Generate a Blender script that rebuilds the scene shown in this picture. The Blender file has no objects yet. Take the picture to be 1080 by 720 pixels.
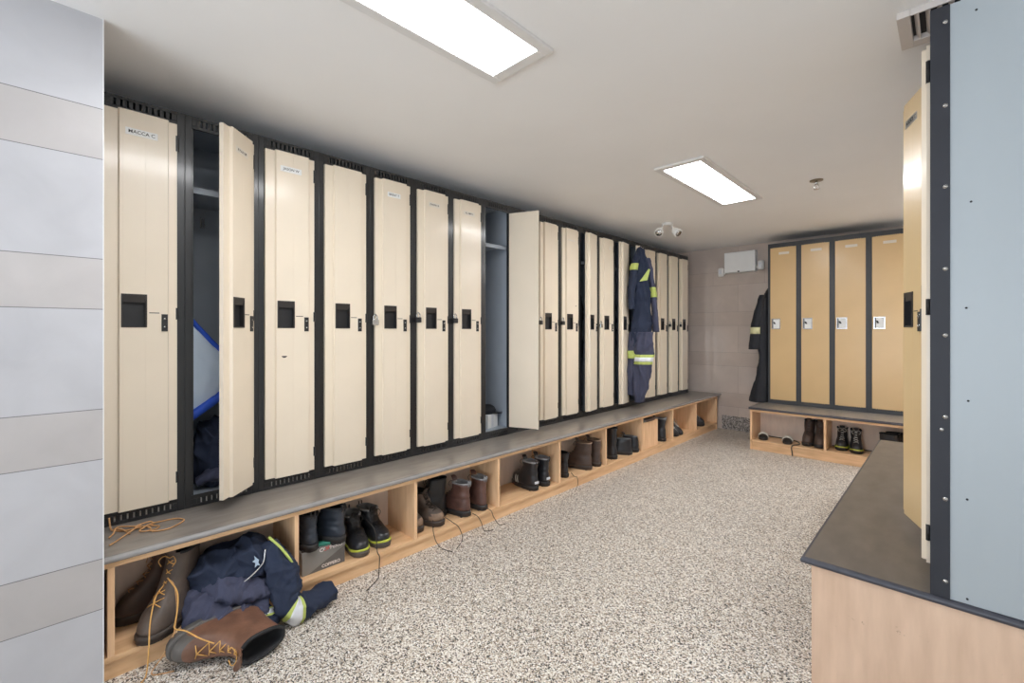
import bpy, bmesh, math, random
from mathutils import Vector, Matrix, noise
random.seed(7)
C = bpy.context.scene.collection
PI = math.pi
R = math.radians

# ------------------------------------------------------------------ materials
def lin(r, g, b):
    f = lambda c: (c/255/12.92) if c/255 <= .04045 else ((c/255+.055)/1.055)**2.4
    return (f(r), f(g), f(b), 1)

def base_mat(name):
    m = bpy.data.materials.new(name); m.use_nodes = True
    nt = m.node_tree; b = nt.nodes['Principled BSDF']
    return m, nt, b

def mat(name, col, rough=.5, metal=0, var=.06, scale=12, bump=0, bscale=80, stretch=None, col2=None, coat=0):
    """plain surface with soft procedural variation"""
    m, nt, b = base_mat(name); N = nt.nodes; L = nt.links
    tc = N.new('ShaderNodeTexCoord'); mp = N.new('ShaderNodeMapping')
    L.new(tc.outputs['Object'], mp.inputs['Vector'])
    if stretch: mp.inputs['Scale'].default_value = stretch
    nz = N.new('ShaderNodeTexNoise'); nz.inputs['Scale'].default_value = scale; nz.inputs['Detail'].default_value = 5
    L.new(mp.outputs['Vector'], nz.inputs['Vector'])
    rp = N.new('ShaderNodeValToRGB'); e = rp.color_ramp.elements
    c = col[:3]; c2 = (col2 or col)[:3]
    e[0].position = .3; e[1].position = .7
    e[0].color = tuple(min(1, x*(1-var)) for x in c) + (1,)
    e[1].color = tuple(min(1, x*(1+var)) for x in c2) + (1,)
    L.new(nz.outputs['Fac'], rp.inputs['Fac']); L.new(rp.outputs['Color'], b.inputs['Base Color'])
    b.inputs['Roughness'].default_value = rough; b.inputs['Metallic'].default_value = metal
    if coat:
        b.inputs['Coat Weight'].default_value = coat; b.inputs['Coat Roughness'].default_value = .15
    if bump:
        n2 = N.new('ShaderNodeTexNoise'); n2.inputs['Scale'].default_value = bscale; n2.inputs['Detail'].default_value = 4
        L.new(mp.outputs['Vector'], n2.inputs['Vector'])
        bp = N.new('ShaderNodeBump'); bp.inputs['Strength'].default_value = bump; bp.inputs['Distance'].default_value = .004
        L.new(n2.outputs['Fac'], bp.inputs['Height']); L.new(bp.outputs['Normal'], b.inputs['Normal'])
    return m

def emit(name, col, s):
    m, nt, b = base_mat(name)
    b.inputs['Base Color'].default_value = (.9, .9, .9, 1)
    b.inputs['Emission Color'].default_value = col; b.inputs['Emission Strength'].default_value = s
    return m

def floor_mat():
    m, nt, b = base_mat('terrazzo_chips'); N = nt.nodes; L = nt.links
    g = N.new('ShaderNodeNewGeometry')
    v = N.new('ShaderNodeTexVoronoi'); v.inputs['Scale'].default_value = 225; v.voronoi_dimensions = '2D'
    L.new(g.outputs['Position'], v.inputs['Vector'])
    s = N.new('ShaderNodeSeparateColor'); L.new(v.outputs['Color'], s.inputs['Color'])
    rp = N.new('ShaderNodeValToRGB'); cr = rp.color_ramp; cr.interpolation = 'CONSTANT'
    cols = [(0, (30, 29, 30)), (.10, (86, 80, 76)), (.22, (164, 148, 130)), (.40, (204, 194, 182)), (.62, (226, 220, 210)), (.86, (246, 243, 238))]
    while len(cr.elements) < len(cols): cr.elements.new(.5)
    for e, (p, c) in zip(cr.elements, cols): e.position = p; e.color = lin(*c)
    L.new(s.outputs['Red'], rp.inputs['Fac'])
    n = N.new('ShaderNodeTexNoise'); n.inputs['Scale'].default_value = 1.4; n.inputs['Detail'].default_value = 4
    L.new(g.outputs['Position'], n.inputs['Vector'])
    mr = N.new('ShaderNodeMapRange'); mr.inputs['From Min'].default_value = .3; mr.inputs['From Max'].default_value = .7
    mr.inputs['To Min'].default_value = .92; mr.inputs['To Max'].default_value = 1.04
    L.new(n.outputs['Fac'], mr.inputs['Value'])
    mx = N.new('ShaderNodeMix'); mx.data_type = 'RGBA'; mx.blend_type = 'MULTIPLY'; mx.inputs['Factor'].default_value = 1
    L.new(rp.outputs['Color'], mx.inputs['A']); L.new(mr.outputs['Result'], mx.inputs['B'])
    L.new(mx.outputs['Result'], b.inputs['Base Color'])
    b.inputs['Roughness'].default_value = .42
    bp = N.new('ShaderNodeBump'); bp.inputs['Strength'].default_value = .25; bp.inputs['Distance'].default_value = .001
    L.new(s.outputs['Green'], bp.inputs['Height']); L.new(bp.outputs['Normal'], b.inputs['Normal'])
    return m

def tile_mat(name, wide, narrow, rough, axis, off, grout):
    """large format wall tile, courses alternating 347 mm and 177 mm; real joints in a position based pattern"""
    m, nt, b = base_mat(name); N = nt.nodes; L = nt.links
    g = N.new('ShaderNodeNewGeometry'); sx = N.new('ShaderNodeSeparateXYZ'); L.new(g.outputs['Position'], sx.inputs[0])
    def M(op, a, bb=None, c=None):
        n = N.new('ShaderNodeMath'); n.operation = op
        for i, x in enumerate((a, bb, c)):
            if x is None: continue
            if isinstance(x, (int, float)): n.inputs[i].default_value = x
            else: L.new(x, n.inputs[i])
        return n.outputs[0]
    zz = M('SUBTRACT', sx.outputs['Z'], .2935); zz = M('ADD', zz, 5.235)
    q = M('FLOORED_MODULO', zz, .5235); row = M('FLOOR', M('DIVIDE', zz, .5235))
    isn = M('LESS_THAN', q, .1765)
    j = M('MAXIMUM', M('LESS_THAN', q, .0026), M('LESS_THAN', M('ABSOLUTE', M('SUBTRACT', q, .1765)), .0013))
    h = M('ADD', sx.outputs[axis], off)
    h2 = M('ADD', h, M('MULTIPLY', isn, .31)); hq = M('FLOORED_MODULO', h2, .62)
    j = M('MAXIMUM', j, M('LESS_THAN', hq, .0026))
    cid = M('ADD', M('MULTIPLY', row, 7.3), M('ADD', M('MULTIPLY', isn, 3.1), M('MULTIPLY', M('FLOOR', M('DIVIDE', h2, .62)), 1.7)))
    wn = N.new('ShaderNodeTexWhiteNoise'); wn.noise_dimensions = '1D'; L.new(cid, wn.inputs['W'])
    nz = N.new('ShaderNodeTexNoise'); nz.inputs['Scale'].default_value = 5; nz.inputs['Detail'].default_value = 6; nz.inputs['Distortion'].default_value = .6
    L.new(g.outputs['Position'], nz.inputs['Vector'])
    mix = N.new('ShaderNodeMix'); mix.data_type = 'RGBA'; L.new(isn, mix.inputs['Factor'])
    mix.inputs['A'].default_value = wide; mix.inputs['B'].default_value = narrow
    k = M('ADD', M('MULTIPLY', wn.outputs['Value'], .08), M('ADD', M('MULTIPLY', nz.outputs['Fac'], .30), .81))
    mul = N.new('ShaderNodeMix'); mul.data_type = 'RGBA'; mul.blend_type = 'MULTIPLY'; mul.inputs['Factor'].default_value = 1
    L.new(mix.outputs['Result'], mul.inputs['A']); L.new(k, mul.inputs['B'])
    fin = N.new('ShaderNodeMix'); fin.data_type = 'RGBA'; L.new(j, fin.inputs['Factor'])
    L.new(mul.outputs['Result'], fin.inputs['A']); fin.inputs['B'].default_value = grout
    L.new(fin.outputs['Result'], b.inputs['Base Color'])
    b.inputs['Roughness'].default_value = rough
    bp = N.new('ShaderNodeBump'); bp.inputs['Strength'].default_value = .5; bp.inputs['Distance'].default_value = .001; bp.invert = True
    L.new(j, bp.inputs['Height']); L.new(bp.outputs['Normal'], b.inputs['Normal'])
    return m

def speck_mat(name, cols, scale, rough=.4):
    m, nt, b = base_mat(name); N = nt.nodes; L = nt.links
    g = N.new('ShaderNodeNewGeometry'); v = N.new('ShaderNodeTexVoronoi'); v.inputs['Scale'].default_value = scale
    L.new(g.outputs['Position'], v.inputs['Vector'])
    s = N.new('ShaderNodeSeparateColor'); L.new(v.outputs['Color'], s.inputs['Color'])
    rp = N.new('ShaderNodeValToRGB'); cr = rp.color_ramp; cr.interpolation = 'CONSTANT'
    while len(cr.elements) < len(cols): cr.elements.new(.5)
    for e, (p, c) in zip(cr.elements, cols): e.position = p; e.color = lin(*c)
    L.new(s.outputs['Red'], rp.inputs['Fac']); L.new(rp.outputs['Color'], b.inputs['Base Color'])
    b.inputs['Roughness'].default_value = rough
    return m

def panel_wood_mat():
    """birch ply end panel with scuffs"""
    m = mat('birch_ply_scuffed', lin(210, 178, 152), .45, 0, .05, 5, stretch=(5, 5, .8), col2=lin(218, 188, 163))
    nt = m.node_tree; N = nt.nodes; L = nt.links; b = N['Principled BSDF']
    src = b.inputs['Base Color'].links[0].from_socket
    tc = N.new('ShaderNodeTexCoord'); n = N.new('ShaderNodeTexNoise'); n.inputs['Scale'].default_value = 9; n.inputs['Detail'].default_value = 8; n.inputs['Roughness'].default_value = .75
    L.new(tc.outputs['Object'], n.inputs['Vector'])
    r = N.new('ShaderNodeValToRGB'); r.color_ramp.elements[0].position = .625; r.color_ramp.elements[1].position = .67
    r.color_ramp.elements[0].color = (0, 0, 0, 1); r.color_ramp.elements[1].color = (.75, .75, .75, 1)
    L.new(n.outputs['Fac'], r.inputs['Fac'])
    mx = N.new('ShaderNodeMix'); mx.data_type = 'RGBA'; L.new(r.outputs['Color'], mx.inputs['Factor'])
    L.new(src, mx.inputs['A']); mx.inputs['B'].default_value = lin(96, 66, 50)
    L.new(mx.outputs['Result'], b.inputs['Base Color'])
    return m

M = dict(
    ceiling=mat('ceiling_paint', lin(240, 239, 238), .7, 0, .015, 2),
    plaster=mat('wall_paint', lin(240, 239, 236), .7, 0, .02, 2),
    floor=floor_mat(),
    tile_near=tile_mat('pale_wall_tile', lin(186, 186, 190), lin(180, 176, 175), .32, 'Y', .46, lin(112, 110, 112)),
    tile_back=tile_mat('taupe_wall_tile', lin(200, 187, 178), lin(198, 184, 174), .10, 'X', .1, lin(158, 148, 141)),
    stone=speck_mat('speckled_stone', [(0, (60, 56, 56)), (.25, (128, 122, 118)), (.55, (165, 158, 152)), (.85, (200, 194, 188))], 130),
    cream=mat('cream_enamel', lin(232, 219, 199), .36, 0, .025, 4, bump=.008, bscale=12, coat=.45),
    cream_in=mat('cream_enamel_inner', lin(226, 216, 200), .45, 0, .02, 4),
    tan=mat('tan_enamel', lin(214, 182, 132), .33, 0, .03, 4, bump=.02, bscale=30, coat=.2),
    black=mat('black_enamel', lin(20, 21, 24), .42, 0, .15, 8, bump=.02, bscale=30, coat=.5),
    black_matte=mat('black_angle_paint', lin(36, 38, 46), .6, 0, .12, 8),
    charcoal=mat('charcoal_enamel', lin(58, 60, 64), .42, 0, .1, 8),
    bluegrey=mat('bluegrey_sheet', lin(160, 168, 178), .5, 0, .05, 5),
    paleblue=mat('pale_bluegrey_sheet', lin(164, 172, 177), .42, 0, .04, 3, stretch=(1, 1, .25)),
    darkplastic=mat('black_plastic', lin(34, 34, 36), .45, 0, .1, 20),
    bezel=mat('dark_bezel', lin(58, 54, 52), .35, .2, .1, 20),
    steel=mat('steel', lin(205, 205, 205), .25, 1, .05, 30),
    chrome=mat('chrome_plate', lin(214, 214, 216), .18, .9, .05, 30),
    silverpaper=mat('pale_label', lin(226, 218, 205), .5, 0, .02, 20),
    white=mat('white_plastic', lin(236, 236, 234), .4, 0, .02, 20),
    greywhite=mat('grey_white_box', lin(238, 240, 240), .5, 0, .02, 9),
    ink=mat('black_ink', lin(28, 28, 30), .6, 0, .05, 20),
    lightframe=mat('white_trim', lin(224, 222, 220), .45, 0, .02, 10),
    vent=mat('vent_paint', lin(206, 198, 192), .45, 0, .03, 10),
    duct_shade=mat('painted_duct_shade', lin(52, 50, 50), .8, 0, .05, 10),  # dark colour painted in place of shade behind the grille slats
    ply=mat('birch_ply', lin(226, 182, 136), .45, 0, .08, 6, stretch=(6, .8, 6), col2=lin(232, 194, 152)),
    plyx=mat('birch_ply_crosswise', lin(218, 176, 132), .45, 0, .08, 6, stretch=(.8, 6, 6), col2=lin(232, 194, 152)),
    plyv=mat('birch_ply_upright', lin(230, 186, 142), .45, 0, .08, 6, stretch=(6, 6, .8), col2=lin(236, 198, 158)),
    plyback=mat('ply_back', lin(224, 206, 192), .55, 0, .06, 6, stretch=(5, 5, 1)),
    endpanel=panel_wood_mat(),
    laminate=mat('grey_laminate', lin(126, 119, 112), .3, 0, .1, 14, stretch=(2, .4, 2), col2=lin(136, 129, 122), coat=.15),
    laminate_dark=mat('charcoal_laminate', lin(96, 89, 83), .36, 0, .1, 14, stretch=(1, .4, 1), col2=lin(106, 99, 92)),
    nosing=mat('grey_nosing', lin(152, 150, 149), .25, .2, .06, 30),
    nosing_dark=mat('blue_black_nosing', lin(62, 63, 72), .4, 0, .15, 40),
    leather_brown=mat('brown_leather', lin(112, 80, 64), .33, 0, .22, 14, bump=.25, bscale=90, col2=lin(122, 88, 70)),
    leather_dbrown=mat('dark_brown_leather', lin(82, 66, 58), .5, 0, .25, 14, bump=.3, bscale=90),
    leather_taupe=mat('worn_taupe_leather', lin(92, 80, 72), .55, 0, .25, 14, bump=.35, bscale=80),
    leather_black=mat('black_leather', lin(40, 40, 43), .30, 0, .2, 16, bump=.2, bscale=90),
    leather_navy=mat('blue_black_leather', lin(48, 54, 64), .34, 0, .2, 16, bump=.2, bscale=90),
    leather_red=mat('red_brown_leather', lin(98, 70, 62), .36, 0, .3, 14, bump=.3, bscale=90),
    warm=mat('warm_cream_enamel', lin(226, 198, 148), .36, 0, .025, 4, coat=.45),
    rubber=mat('black_rubber', lin(44, 42, 42), .6, 0, .12, 30, bump=.15, bscale=120),
    rubber_grey=mat('grey_rubber', lin(92, 88, 84), .6, 0, .12, 30, bump=.2, bscale=120),
    rubber_brown=mat('brown_rubber', lin(66, 56, 50), .6, 0, .12, 30, bump=.15, bscale=120),
    lime=mat('lime_rubber', lin(186, 194, 70), .5, 0, .1, 30),
    toe_tan=mat('scuffed_tan_toe', lin(140, 116, 96), .6, 0, .2, 40),
    lining=mat('boot_lining', lin(150, 150, 152), .9, 0, .1, 40),
    lining_dark=mat('dark_boot_lining', lin(40, 40, 42), .9, 0, .1, 40),
    lace_gold=mat('golden_lace', lin(212, 162, 92), .7, 0, .12, 60),
    lace_tan=mat('tan_lace', lin(190, 144, 98), .7, 0, .15, 60),
    lace_dark=mat('dark_lace', lin(52, 46, 42), .75, 0, .1, 60),
    lace_white=mat('pale_lace', lin(216, 214, 206), .75, 0, .05, 60),
    navy=mat('navy_cotton', lin(36, 45, 66), .9, 0, .14, 9, bump=.35, bscale=220),
    navy_grey=mat('faded_navy_cotton', lin(66, 69, 90), .9, 0, .12, 9, bump=.35, bscale=220),
    black_cloth=mat('black_cotton', lin(36, 38, 44), .9, 0, .14, 9, bump=.35, bscale=220),
    faded=mat('faded_reflective_tape', lin(206, 204, 160), .5, 0, .05, 30),
    hivis=mat('lime_tape', lin(184, 198, 106), .6, 0, .05, 30),
    silver=mat('silver_tape', lin(222, 226, 232), .35, .1, .05, 60),
    badge=mat('pale_badge', lin(160, 178, 196), .7, 0, .06, 60),
    bagblue=mat('light_blue_nylon', lin(206, 222, 240), .5, 0, .06, 6, bump=.2, bscale=40),
    trimblue=mat('royal_blue_trim', lin(40, 84, 196), .55, 0, .1, 20),
    boxgrey=mat('grey_card', lin(138, 136, 132), .6, 0, .05, 20),
    boxdark=mat('dark_grey_card', lin(104, 100, 97), .6, 0, .05, 20),
    boxprint=mat('pale_print', lin(236, 228, 224), .6, 0, .03, 20),
    redprint=mat('red_print', lin(206, 84, 74), .6, 0, .03, 20),
    green=mat('green_insole', lin(52, 130, 110), .7, 0, .1, 30),
    lens=emit('lamp_lens', (.975, .985, 1, 1), 21),
    brass=mat('dull_brass', lin(150, 138, 120), .35, .8, .1, 30),
)
M['tile_back'].node_tree.nodes['Principled BSDF'].inputs['Specular IOR Level'].default_value = 1.0

# ------------------------------------------------------------------ mesh building
class MB:
    def __init__(s): s.v = []; s.f = []; s.mi = []; s.sm = []
    def add(s, vs, fs, mi=0, smooth=False):
        o = len(s.v); s.v += [tuple(p) for p in vs]
        for f in fs: s.f.append(tuple(i+o for i in f)); s.mi.append(mi); s.sm.append(smooth)
        return s
    def box(s, x0, y0, z0, x1, y1, z1, mi=0):
        x0, x1 = min(x0, x1), max(x0, x1); y0, y1 = min(y0, y1), max(y0, y1); z0, z1 = min(z0, z1), max(z0, z1)
        v = [(x0,y0,z0),(x1,y0,z0),(x1,y1,z0),(x0,y1,z0),(x0,y0,z1),(x1,y0,z1),(x1,y1,z1),(x0,y1,z1)]
        return s.add(v, [(0,3,2,1),(4,5,6,7),(0,1,5,4),(1,2,6,5),(2,3,7,6),(3,0,4,7)], mi)
    def prism(s, poly, axis, a, b, mi=0):
        """poly (2-D, any order of the two other axes in xyz order) extruded along axis from a to b"""
        def p3(p, t):
            q = list(p); q.insert('xyz'.index(axis), t); return tuple(q)
        n = len(poly)
        s.add([p3(p, a) for p in poly] + [p3(p, b) for p in poly],
              [tuple(range(n))[::-1], tuple(range(n, 2*n))] + [(i, (i+1) % n, n+(i+1) % n, n+i) for i in range(n)], mi)
        return s
    def loft(s, rings, mi=0, cap0=True, cap1=True, smooth=True, closed=True):
        n = len(rings[0]); o = []
        for r in rings: o += r
        fs = []
        for k in range(len(rings)-1):
            for i in range(n if closed else n-1):
                j = (i+1) % n
                fs.append((k*n+i, k*n+j, (k+1)*n+j, (k+1)*n+i))
        if cap0: fs.append(tuple(range(n))[::-1])
        if cap1: fs.append(tuple((len(rings)-1)*n+i for i in range(n)))
        return s.add(o, fs, mi, smooth)
    def cyl(s, a, b, r, n=16, mi=0, r2=None):
        return s.tube([a, b], r, n, mi, r2)
    def tube(s, pts, r, n=8, mi=0, r2=None):
        pts = [Vector(p) for p in pts]; rings = []
        up = None
        for i, p in enumerate(pts):
            d = (pts[min(i+1, len(pts)-1)] - pts[max(i-1, 0)]).normalized()
            if up is None:
                up = Vector((0, 0, 1)) if abs(d.z) < .9 else Vector((1, 0, 0))
            sd = d.cross(up)
            if sd.length < 1e-6: sd = d.orthogonal()
            sd.normalize(); up = sd.cross(d).normalized()
            rr = r if r2 is None else r + (r2-r)*i/(len(pts)-1)
            rings.append([p + rr*(math.cos(t)*sd + math.sin(t)*up) for t in (2*PI*k/n for k in range(n))])
        return s.loft(rings, mi)
    def mesh(s, name, mats):
        me = bpy.data.meshes.new(name); me.from_pydata(s.v, [], s.f)
        for m in (mats if isinstance(mats, (list, tuple)) else [mats]): me.materials.append(m)
        for p, mi, sm in zip(me.polygons, s.mi, s.sm): p.material_index = mi; p.use_smooth = sm
        bm = bmesh.new(); bm.from_mesh(me); bmesh.ops.recalc_face_normals(bm, faces=bm.faces); bm.to_mesh(me); bm.free()
        return me
    def build(s, name, mats, parent=None, bevel=0, subsurf=0, loc=None, rot=None):
        o = bpy.data.objects.new(name, s.mesh(name, mats)); C.objects.link(o)
        if parent: o.parent = parent
        if loc: o.location = loc
        if rot: o.rotation_euler = rot
        if bevel:
            b = o.modifiers.new('bevel', 'BEVEL'); b.width = bevel; b.segments = 2; b.limit_method = 'ANGLE'; b.angle_limit = R(40)
            b.use_clamp_overlap = True
        if subsurf:
            q = o.modifiers.new('subsurf', 'SUBSURF'); q.levels = subsurf; q.render_levels = subsurf
        return o

def smooth_path(pts, n=6):
    """Catmull-Rom through the points"""
    P = [Vector(p) for p in pts]; P = [P[0]*2-P[1]] + P + [P[-1]*2-P[-2]]; out = []
    for i in range(1, len(P)-2):
        for k in range(n):
            t = k/n
            out.append(.5*((2*P[i]) + (P[i+1]-P[i-1])*t + (2*P[i-1]-5*P[i]+4*P[i+1]-P[i+2])*t*t + (-P[i-1]+3*P[i]-3*P[i+1]+P[i+2])*t**3))
    out.append(P[-2]); return out

def text_into(mb, txt, size, mat4, mi, bold=0.0):
    cu = bpy.data.curves.new('lettering', 'FONT'); cu.body = txt; cu.size = size; cu.align_x = 'CENTER'; cu.align_y = 'CENTER'; cu.offset = bold
    cu.resolution_u = 3
    o = bpy.data.objects.new('lettering', cu); C.objects.link(o)
    bpy.context.view_layer.update()
    me = bpy.data.meshes.new_from_object(o.evaluated_get(bpy.context.evaluated_depsgraph_get()))
    mb.add([mat4 @ v.co for v in me.vertices], [tuple(p.vertices) for p in me.polygons], mi)
    bpy.data.objects.remove(o); bpy.data.curves.remove(cu); bpy.data.meshes.remove(me)

def tag(o, label=None, cat=None, group=None, kind=None):
    if label: o['label'] = label
    if cat: o['category'] = cat
    if group: o['group'] = group
    if kind: o['kind'] = kind
    return o

def thing(name, label, cat, loc=(0,0,0), rz=0, group=None):
    o = bpy.data.objects.new(name, None); C.objects.link(o); o.empty_display_size = .1
    o.location = loc; o.rotation_euler = (0, 0, rz)
    return tag(o, label, cat, group)

def struct(name, mb, m, **k):
    return tag(mb.build(name, m, **k), kind='structure')

def dup(root):
    r = root.copy(); C.objects.link(r)
    for ch in root.children:
        c = ch.copy(); C.objects.link(c); c.parent = r
        for g in ch.children:
            d = g.copy(); C.objects.link(d); d.parent = c
    return r

def child(root, name):
    for c in root.children:
        if c.name.split('.')[0] == name: return c

# ------------------------------------------------------------------ camera
CZ = 1.2642
cam = bpy.data.cameras.new('camera'); co = bpy.data.objects.new('camera', cam); C.objects.link(co)
cam.sensor_fit = 'HORIZONTAL'; cam.sensor_width = 36; cam.lens = 477.05/1080*36
cam.shift_y = -(360-349.5)/1080; cam.clip_start = .02
co.location = (0, 0, CZ); co.rotation_euler = (PI/2, 0, .7713)
bpy.context.scene.camera = co

# ------------------------------------------------------------------ setting
XL = -2.5078          # face of the long locker row
BX = -2.1623          # its bench nosing
YB = 6.158            # far wall
ZC = 2.356            # ceiling
ZB = .4536            # bench tops
NX0, NX1, NY0 = -2.13, 2.3, -2.6
struct('floor', MB().box(-2.96, NY0-.1, -.06, NX1+.1, YB+.12, 0), M['floor'])
struct('ceiling', MB().box(-2.96, NY0-.1, ZC, NX1+.1, YB+.12, ZC+.1), M['ceiling'])
struct('wall_left', MB().box(-2.96, NY0, 0, NX0, .137, ZC), M['tile_near'])
struct('trim_1', MB().box(NX0-.006, .137, 0, NX0+.002, .1395, ZC), M['white'])
struct('wall_left_far', MB().box(-3.06, .137, 0, -2.96, YB, ZC), M['plaster'])
struct('wall_back', MB().box(-2.96, YB, 0, 2.42, YB+.12, ZC), M['tile_back'])
struct('wall_right_far', MB().box(.42, 1.925, 0, .54, 4.37, ZC), M['plaster'])
struct('wall_right_annex', MB().box(2.3, 1.925, 0, 2.42, YB+.12, ZC), M['plaster'])
struct('wall_right_return', MB().box(.54, 1.925, 0, NX1+.1, 2.045, ZC), M['plaster'])
struct('wall_right', MB().box(NX1, NY0, 0, NX1+.12, 1.925, ZC), M['plaster'])
wf = MB()
OX0, OX1, OZ0, OZ1 = -1.9, 2.1, .25, 2.15  # unseen opening behind the camera, added to let light in
wf.box(-2.96, NY0-.12, 0, OX0, NY0, ZC); wf.box(OX1, NY0-.12, 0, NX1+.12, NY0, ZC)
wf.box(OX0, NY0-.12, 0, OX1, NY0, OZ0); wf.box(OX0, NY0-.12, OZ1, OX1, NY0, ZC)
struct('wall_front', wf, M['plaster'])
bs = MB(); bs.box(-2.15, YB-.014, 0, -1.545, YB, .178)
struct('baseboard_back', bs, M['stone'])

# ------------------------------------------------------------------ lockers
LW, LH, LD = .305, 1.801, .42
STL, STR = .026, .0295
HEAD, SILL = .056, .054
def frame_mesh(w, slots=True, t=.02):
    f = MB()
    f.box(0, 0, 0, STL, t, LH); f.box(w-STR, 0, 0, w, t, LH)
    # header and sill are slotted plates: bars round real slots
    for (z0, z1, s0, s1) in ((LH-HEAD, LH, LH-.042, LH-.013), (0, SILL, .014, .038)):
        f.box(STL, 0, z0, w-STR, t*.6, s0); f.box(STL, 0, s1, w-STR, t*.6, z1)
        a, b = STL+.02, w-STR-.02; n = 10; p = (b-a)/n
        f.box(STL, 0, s0, a, t*.6, s1); f.box(b, 0, s0, w-STR, t*.6, s1)
        for k in range(n):
            f.box(a+k*p, 0, s0, a+k*p+p*.68, t*.6, s1)
    # door stop returns inside the opening
    f.box(STL, .008, SILL, STL+.008, t, LH-HEAD); f.box(w-STR-.008, .008, SILL, w-STR, t, LH-HEAD)
    return f

def cab_mesh(w):
    c = MB(); d = LD; e = .0012
    c.box(e, .0201, 0, .008, d, LH); c.box(w-.008, .0201, 0, w-e, d, LH)
    c.box(.008, d-.004, 0, w-.008, d, LH); c.box(.008, .0201, LH-.006, w-.008, d-.004, LH)
    c.box(.008, .0201, SILL-.010, w-.008, d-.004, SILL-.004)
    return c

def door_mesh(w):
    """hinge axis at x=0, door runs to -w; front is -y; z from 0. Flange, raised panel with sloped cheeks, recess for the cup."""
    m = MB(); H = LH-HEAD-SILL; x0 = -w
    pl, pr = x0+.044, -.032          # raised panel
    ft, pt = -.011, -.024            # flange face, panel face
    m.box(x0, ft, .004, pl, 0, H-.004); m.box(pr, ft, .004, -.001, 0, H-.004)
    m.box(x0, 0, .004, x0+.012, .007, H-.004)                      # folded return at the free edge
    cx0, cx1, cz0, cz1 = pl+.014, pl+.089, .779, .910               # cup opening
    z0, z1, cr = .002, H-.001, .012
    # panel front with opening (front face grid), cheeks, top and bottom
    for (a, b, c, d) in ((pl+.004, cx0, z0, z1), (cx1, pr-.004, z0, z1), (cx0, cx1, z0, cz0), (cx0, cx1, cz1, z1)):
        m.box(a, pt, c, b, pt+.003, d)
    for (a, b) in ((pl, pl+.004), (pr, pr-.004)):
        m.add([(a,ft,z0),(b,pt,z0),(b,pt,z1),(a,ft,z1),(a,ft+.004,z0),(b,pt+.003,z0),(b,pt+.003,z1),(a,ft+.004,z1)],
              [(0,1,2,3),(4,7,6,5),(0,3,7,4),(1,5,6,2),(0,4,5,1),(3,2,6,7)])
    m.box(pl, ft+.001, z0, pr, pt+.003, z0+.003); m.box(pl, ft+.001, z1-.003, pr, pt+.003, z1)
    m.box(pl, -.003, .004, pr, 0, H-.004)                            # back sheet
    return m, (cx0, cx1, cz0, cz1), pl, pr, pt

def make_locker():
    t = thing('locker', 'x', 'locker')
    cab_mesh(LW).build('cabinet', M['bluegrey'], t)
    frame_mesh(LW).build('frame', M['black'], t, bevel=.0015)
    g = MB(); a, b = STL+.02, LW-STR-.02; p = (b-a)/10
    for k in range(10): g.box(a+k*p+p*.70, .006, .016, a+k*p+p*.96, .0115, .034)
    g.build('vent_louver', M['steel'], t)
    s = MB(); s.box(.009, .04, 1.478, LW-.009, LD-.005, 1.484); s.box(.009, .035, 1.458, LW-.009, .04, 1.486)
    s.build('shelf', M['bluegrey'], t)
    h = MB(); h.tube(smooth_path([(.15, LD-.006, 1.42), (.15, LD-.02, 1.40), (.15, LD-.03, 1.375), (.15, LD-.045, 1.37), (.15, LD-.055, 1.385)]), .004, 8)
    h.box(.14, LD-.008, 1.37, .16, LD-.005, 1.43); h.build('hook', M['steel'], t)
    w = LW-STL-STR-.003
    dm, cup, pl, pr, pt = door_mesh(w)
    d = dm.build('door', M['cream'], t, bevel=.0012, loc=(LW-STR-.0005, -.0005, SILL))
    cx0, cx1, cz0, cz1 = cup
    u = MB()   # recessed cup: bezel ring and sloped pan
    bz = .005
    for q in ((cx0-bz, cx0, cz0-bz, cz1+bz), (cx1, cx1+bz, cz0-bz, cz1+bz), (cx0, cx1, cz0-bz, cz0), (cx0, cx1, cz1, cz1+bz)):
        u.box(q[0], pt-.003, q[2], q[1], pt+.001, q[3], 1)
    u.box(cx0, -.0075, cz0, cx1, -.006, cz1); u.box(cx0, pt, cz0, cx0+.002, -.006, cz1); u.box(cx1-.002, pt, cz0, cx1, -.006, cz1)
    u.box(cx0, pt, cz0, cx1, -.006, cz0+.002)
    u.add([(cx0, pt-.002, cz1), (cx1, pt-.002, cz1), (cx1, pt+.002, cz1-.03), (cx0, pt+.002, cz1-.03), (cx0, -.008, cz1), (cx1, -.008, cz1), (cx1, -.010, cz1-.026), (cx0, -.010, cz1-.026)],
          [(0,1,2,3),(7,6,5,4),(0,4,5,1),(3,2,6,7),(0,3,7,4),(1,5,6,2)], 1)
    u.build('handle_cup', [M['darkplastic'], M['bezel']], d)
    k = MB(); k.box(pr-.027, pt-.004, .757, pr-.005, pt, .832)
    for z in (.777, .812): k.cyl((pr-.016, pt-.004, z), (pr-.016, pt-.0065, z), .0045, 12, 1)
    k.build('hasp_plate', [M['darkplastic'], M['steel']], d)
    k = MB(); k.box(cx1+.012, pt-.0008, .835, pr-.034, pt, .8385)
    k.build('slot', M['bezel'], d)
    for (z0, z1) in ((1.565, 1.635), (.81, .862), (.078, .128)):
        b = MB(); b.cyl((.003, -.006, z0), (.003, -.006, z1), .0042, 10); b.box(-.006, -.0122, z0, .003, -.010, z1)
        b.build('hinge', M['darkplastic'], d)
    return t

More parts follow.
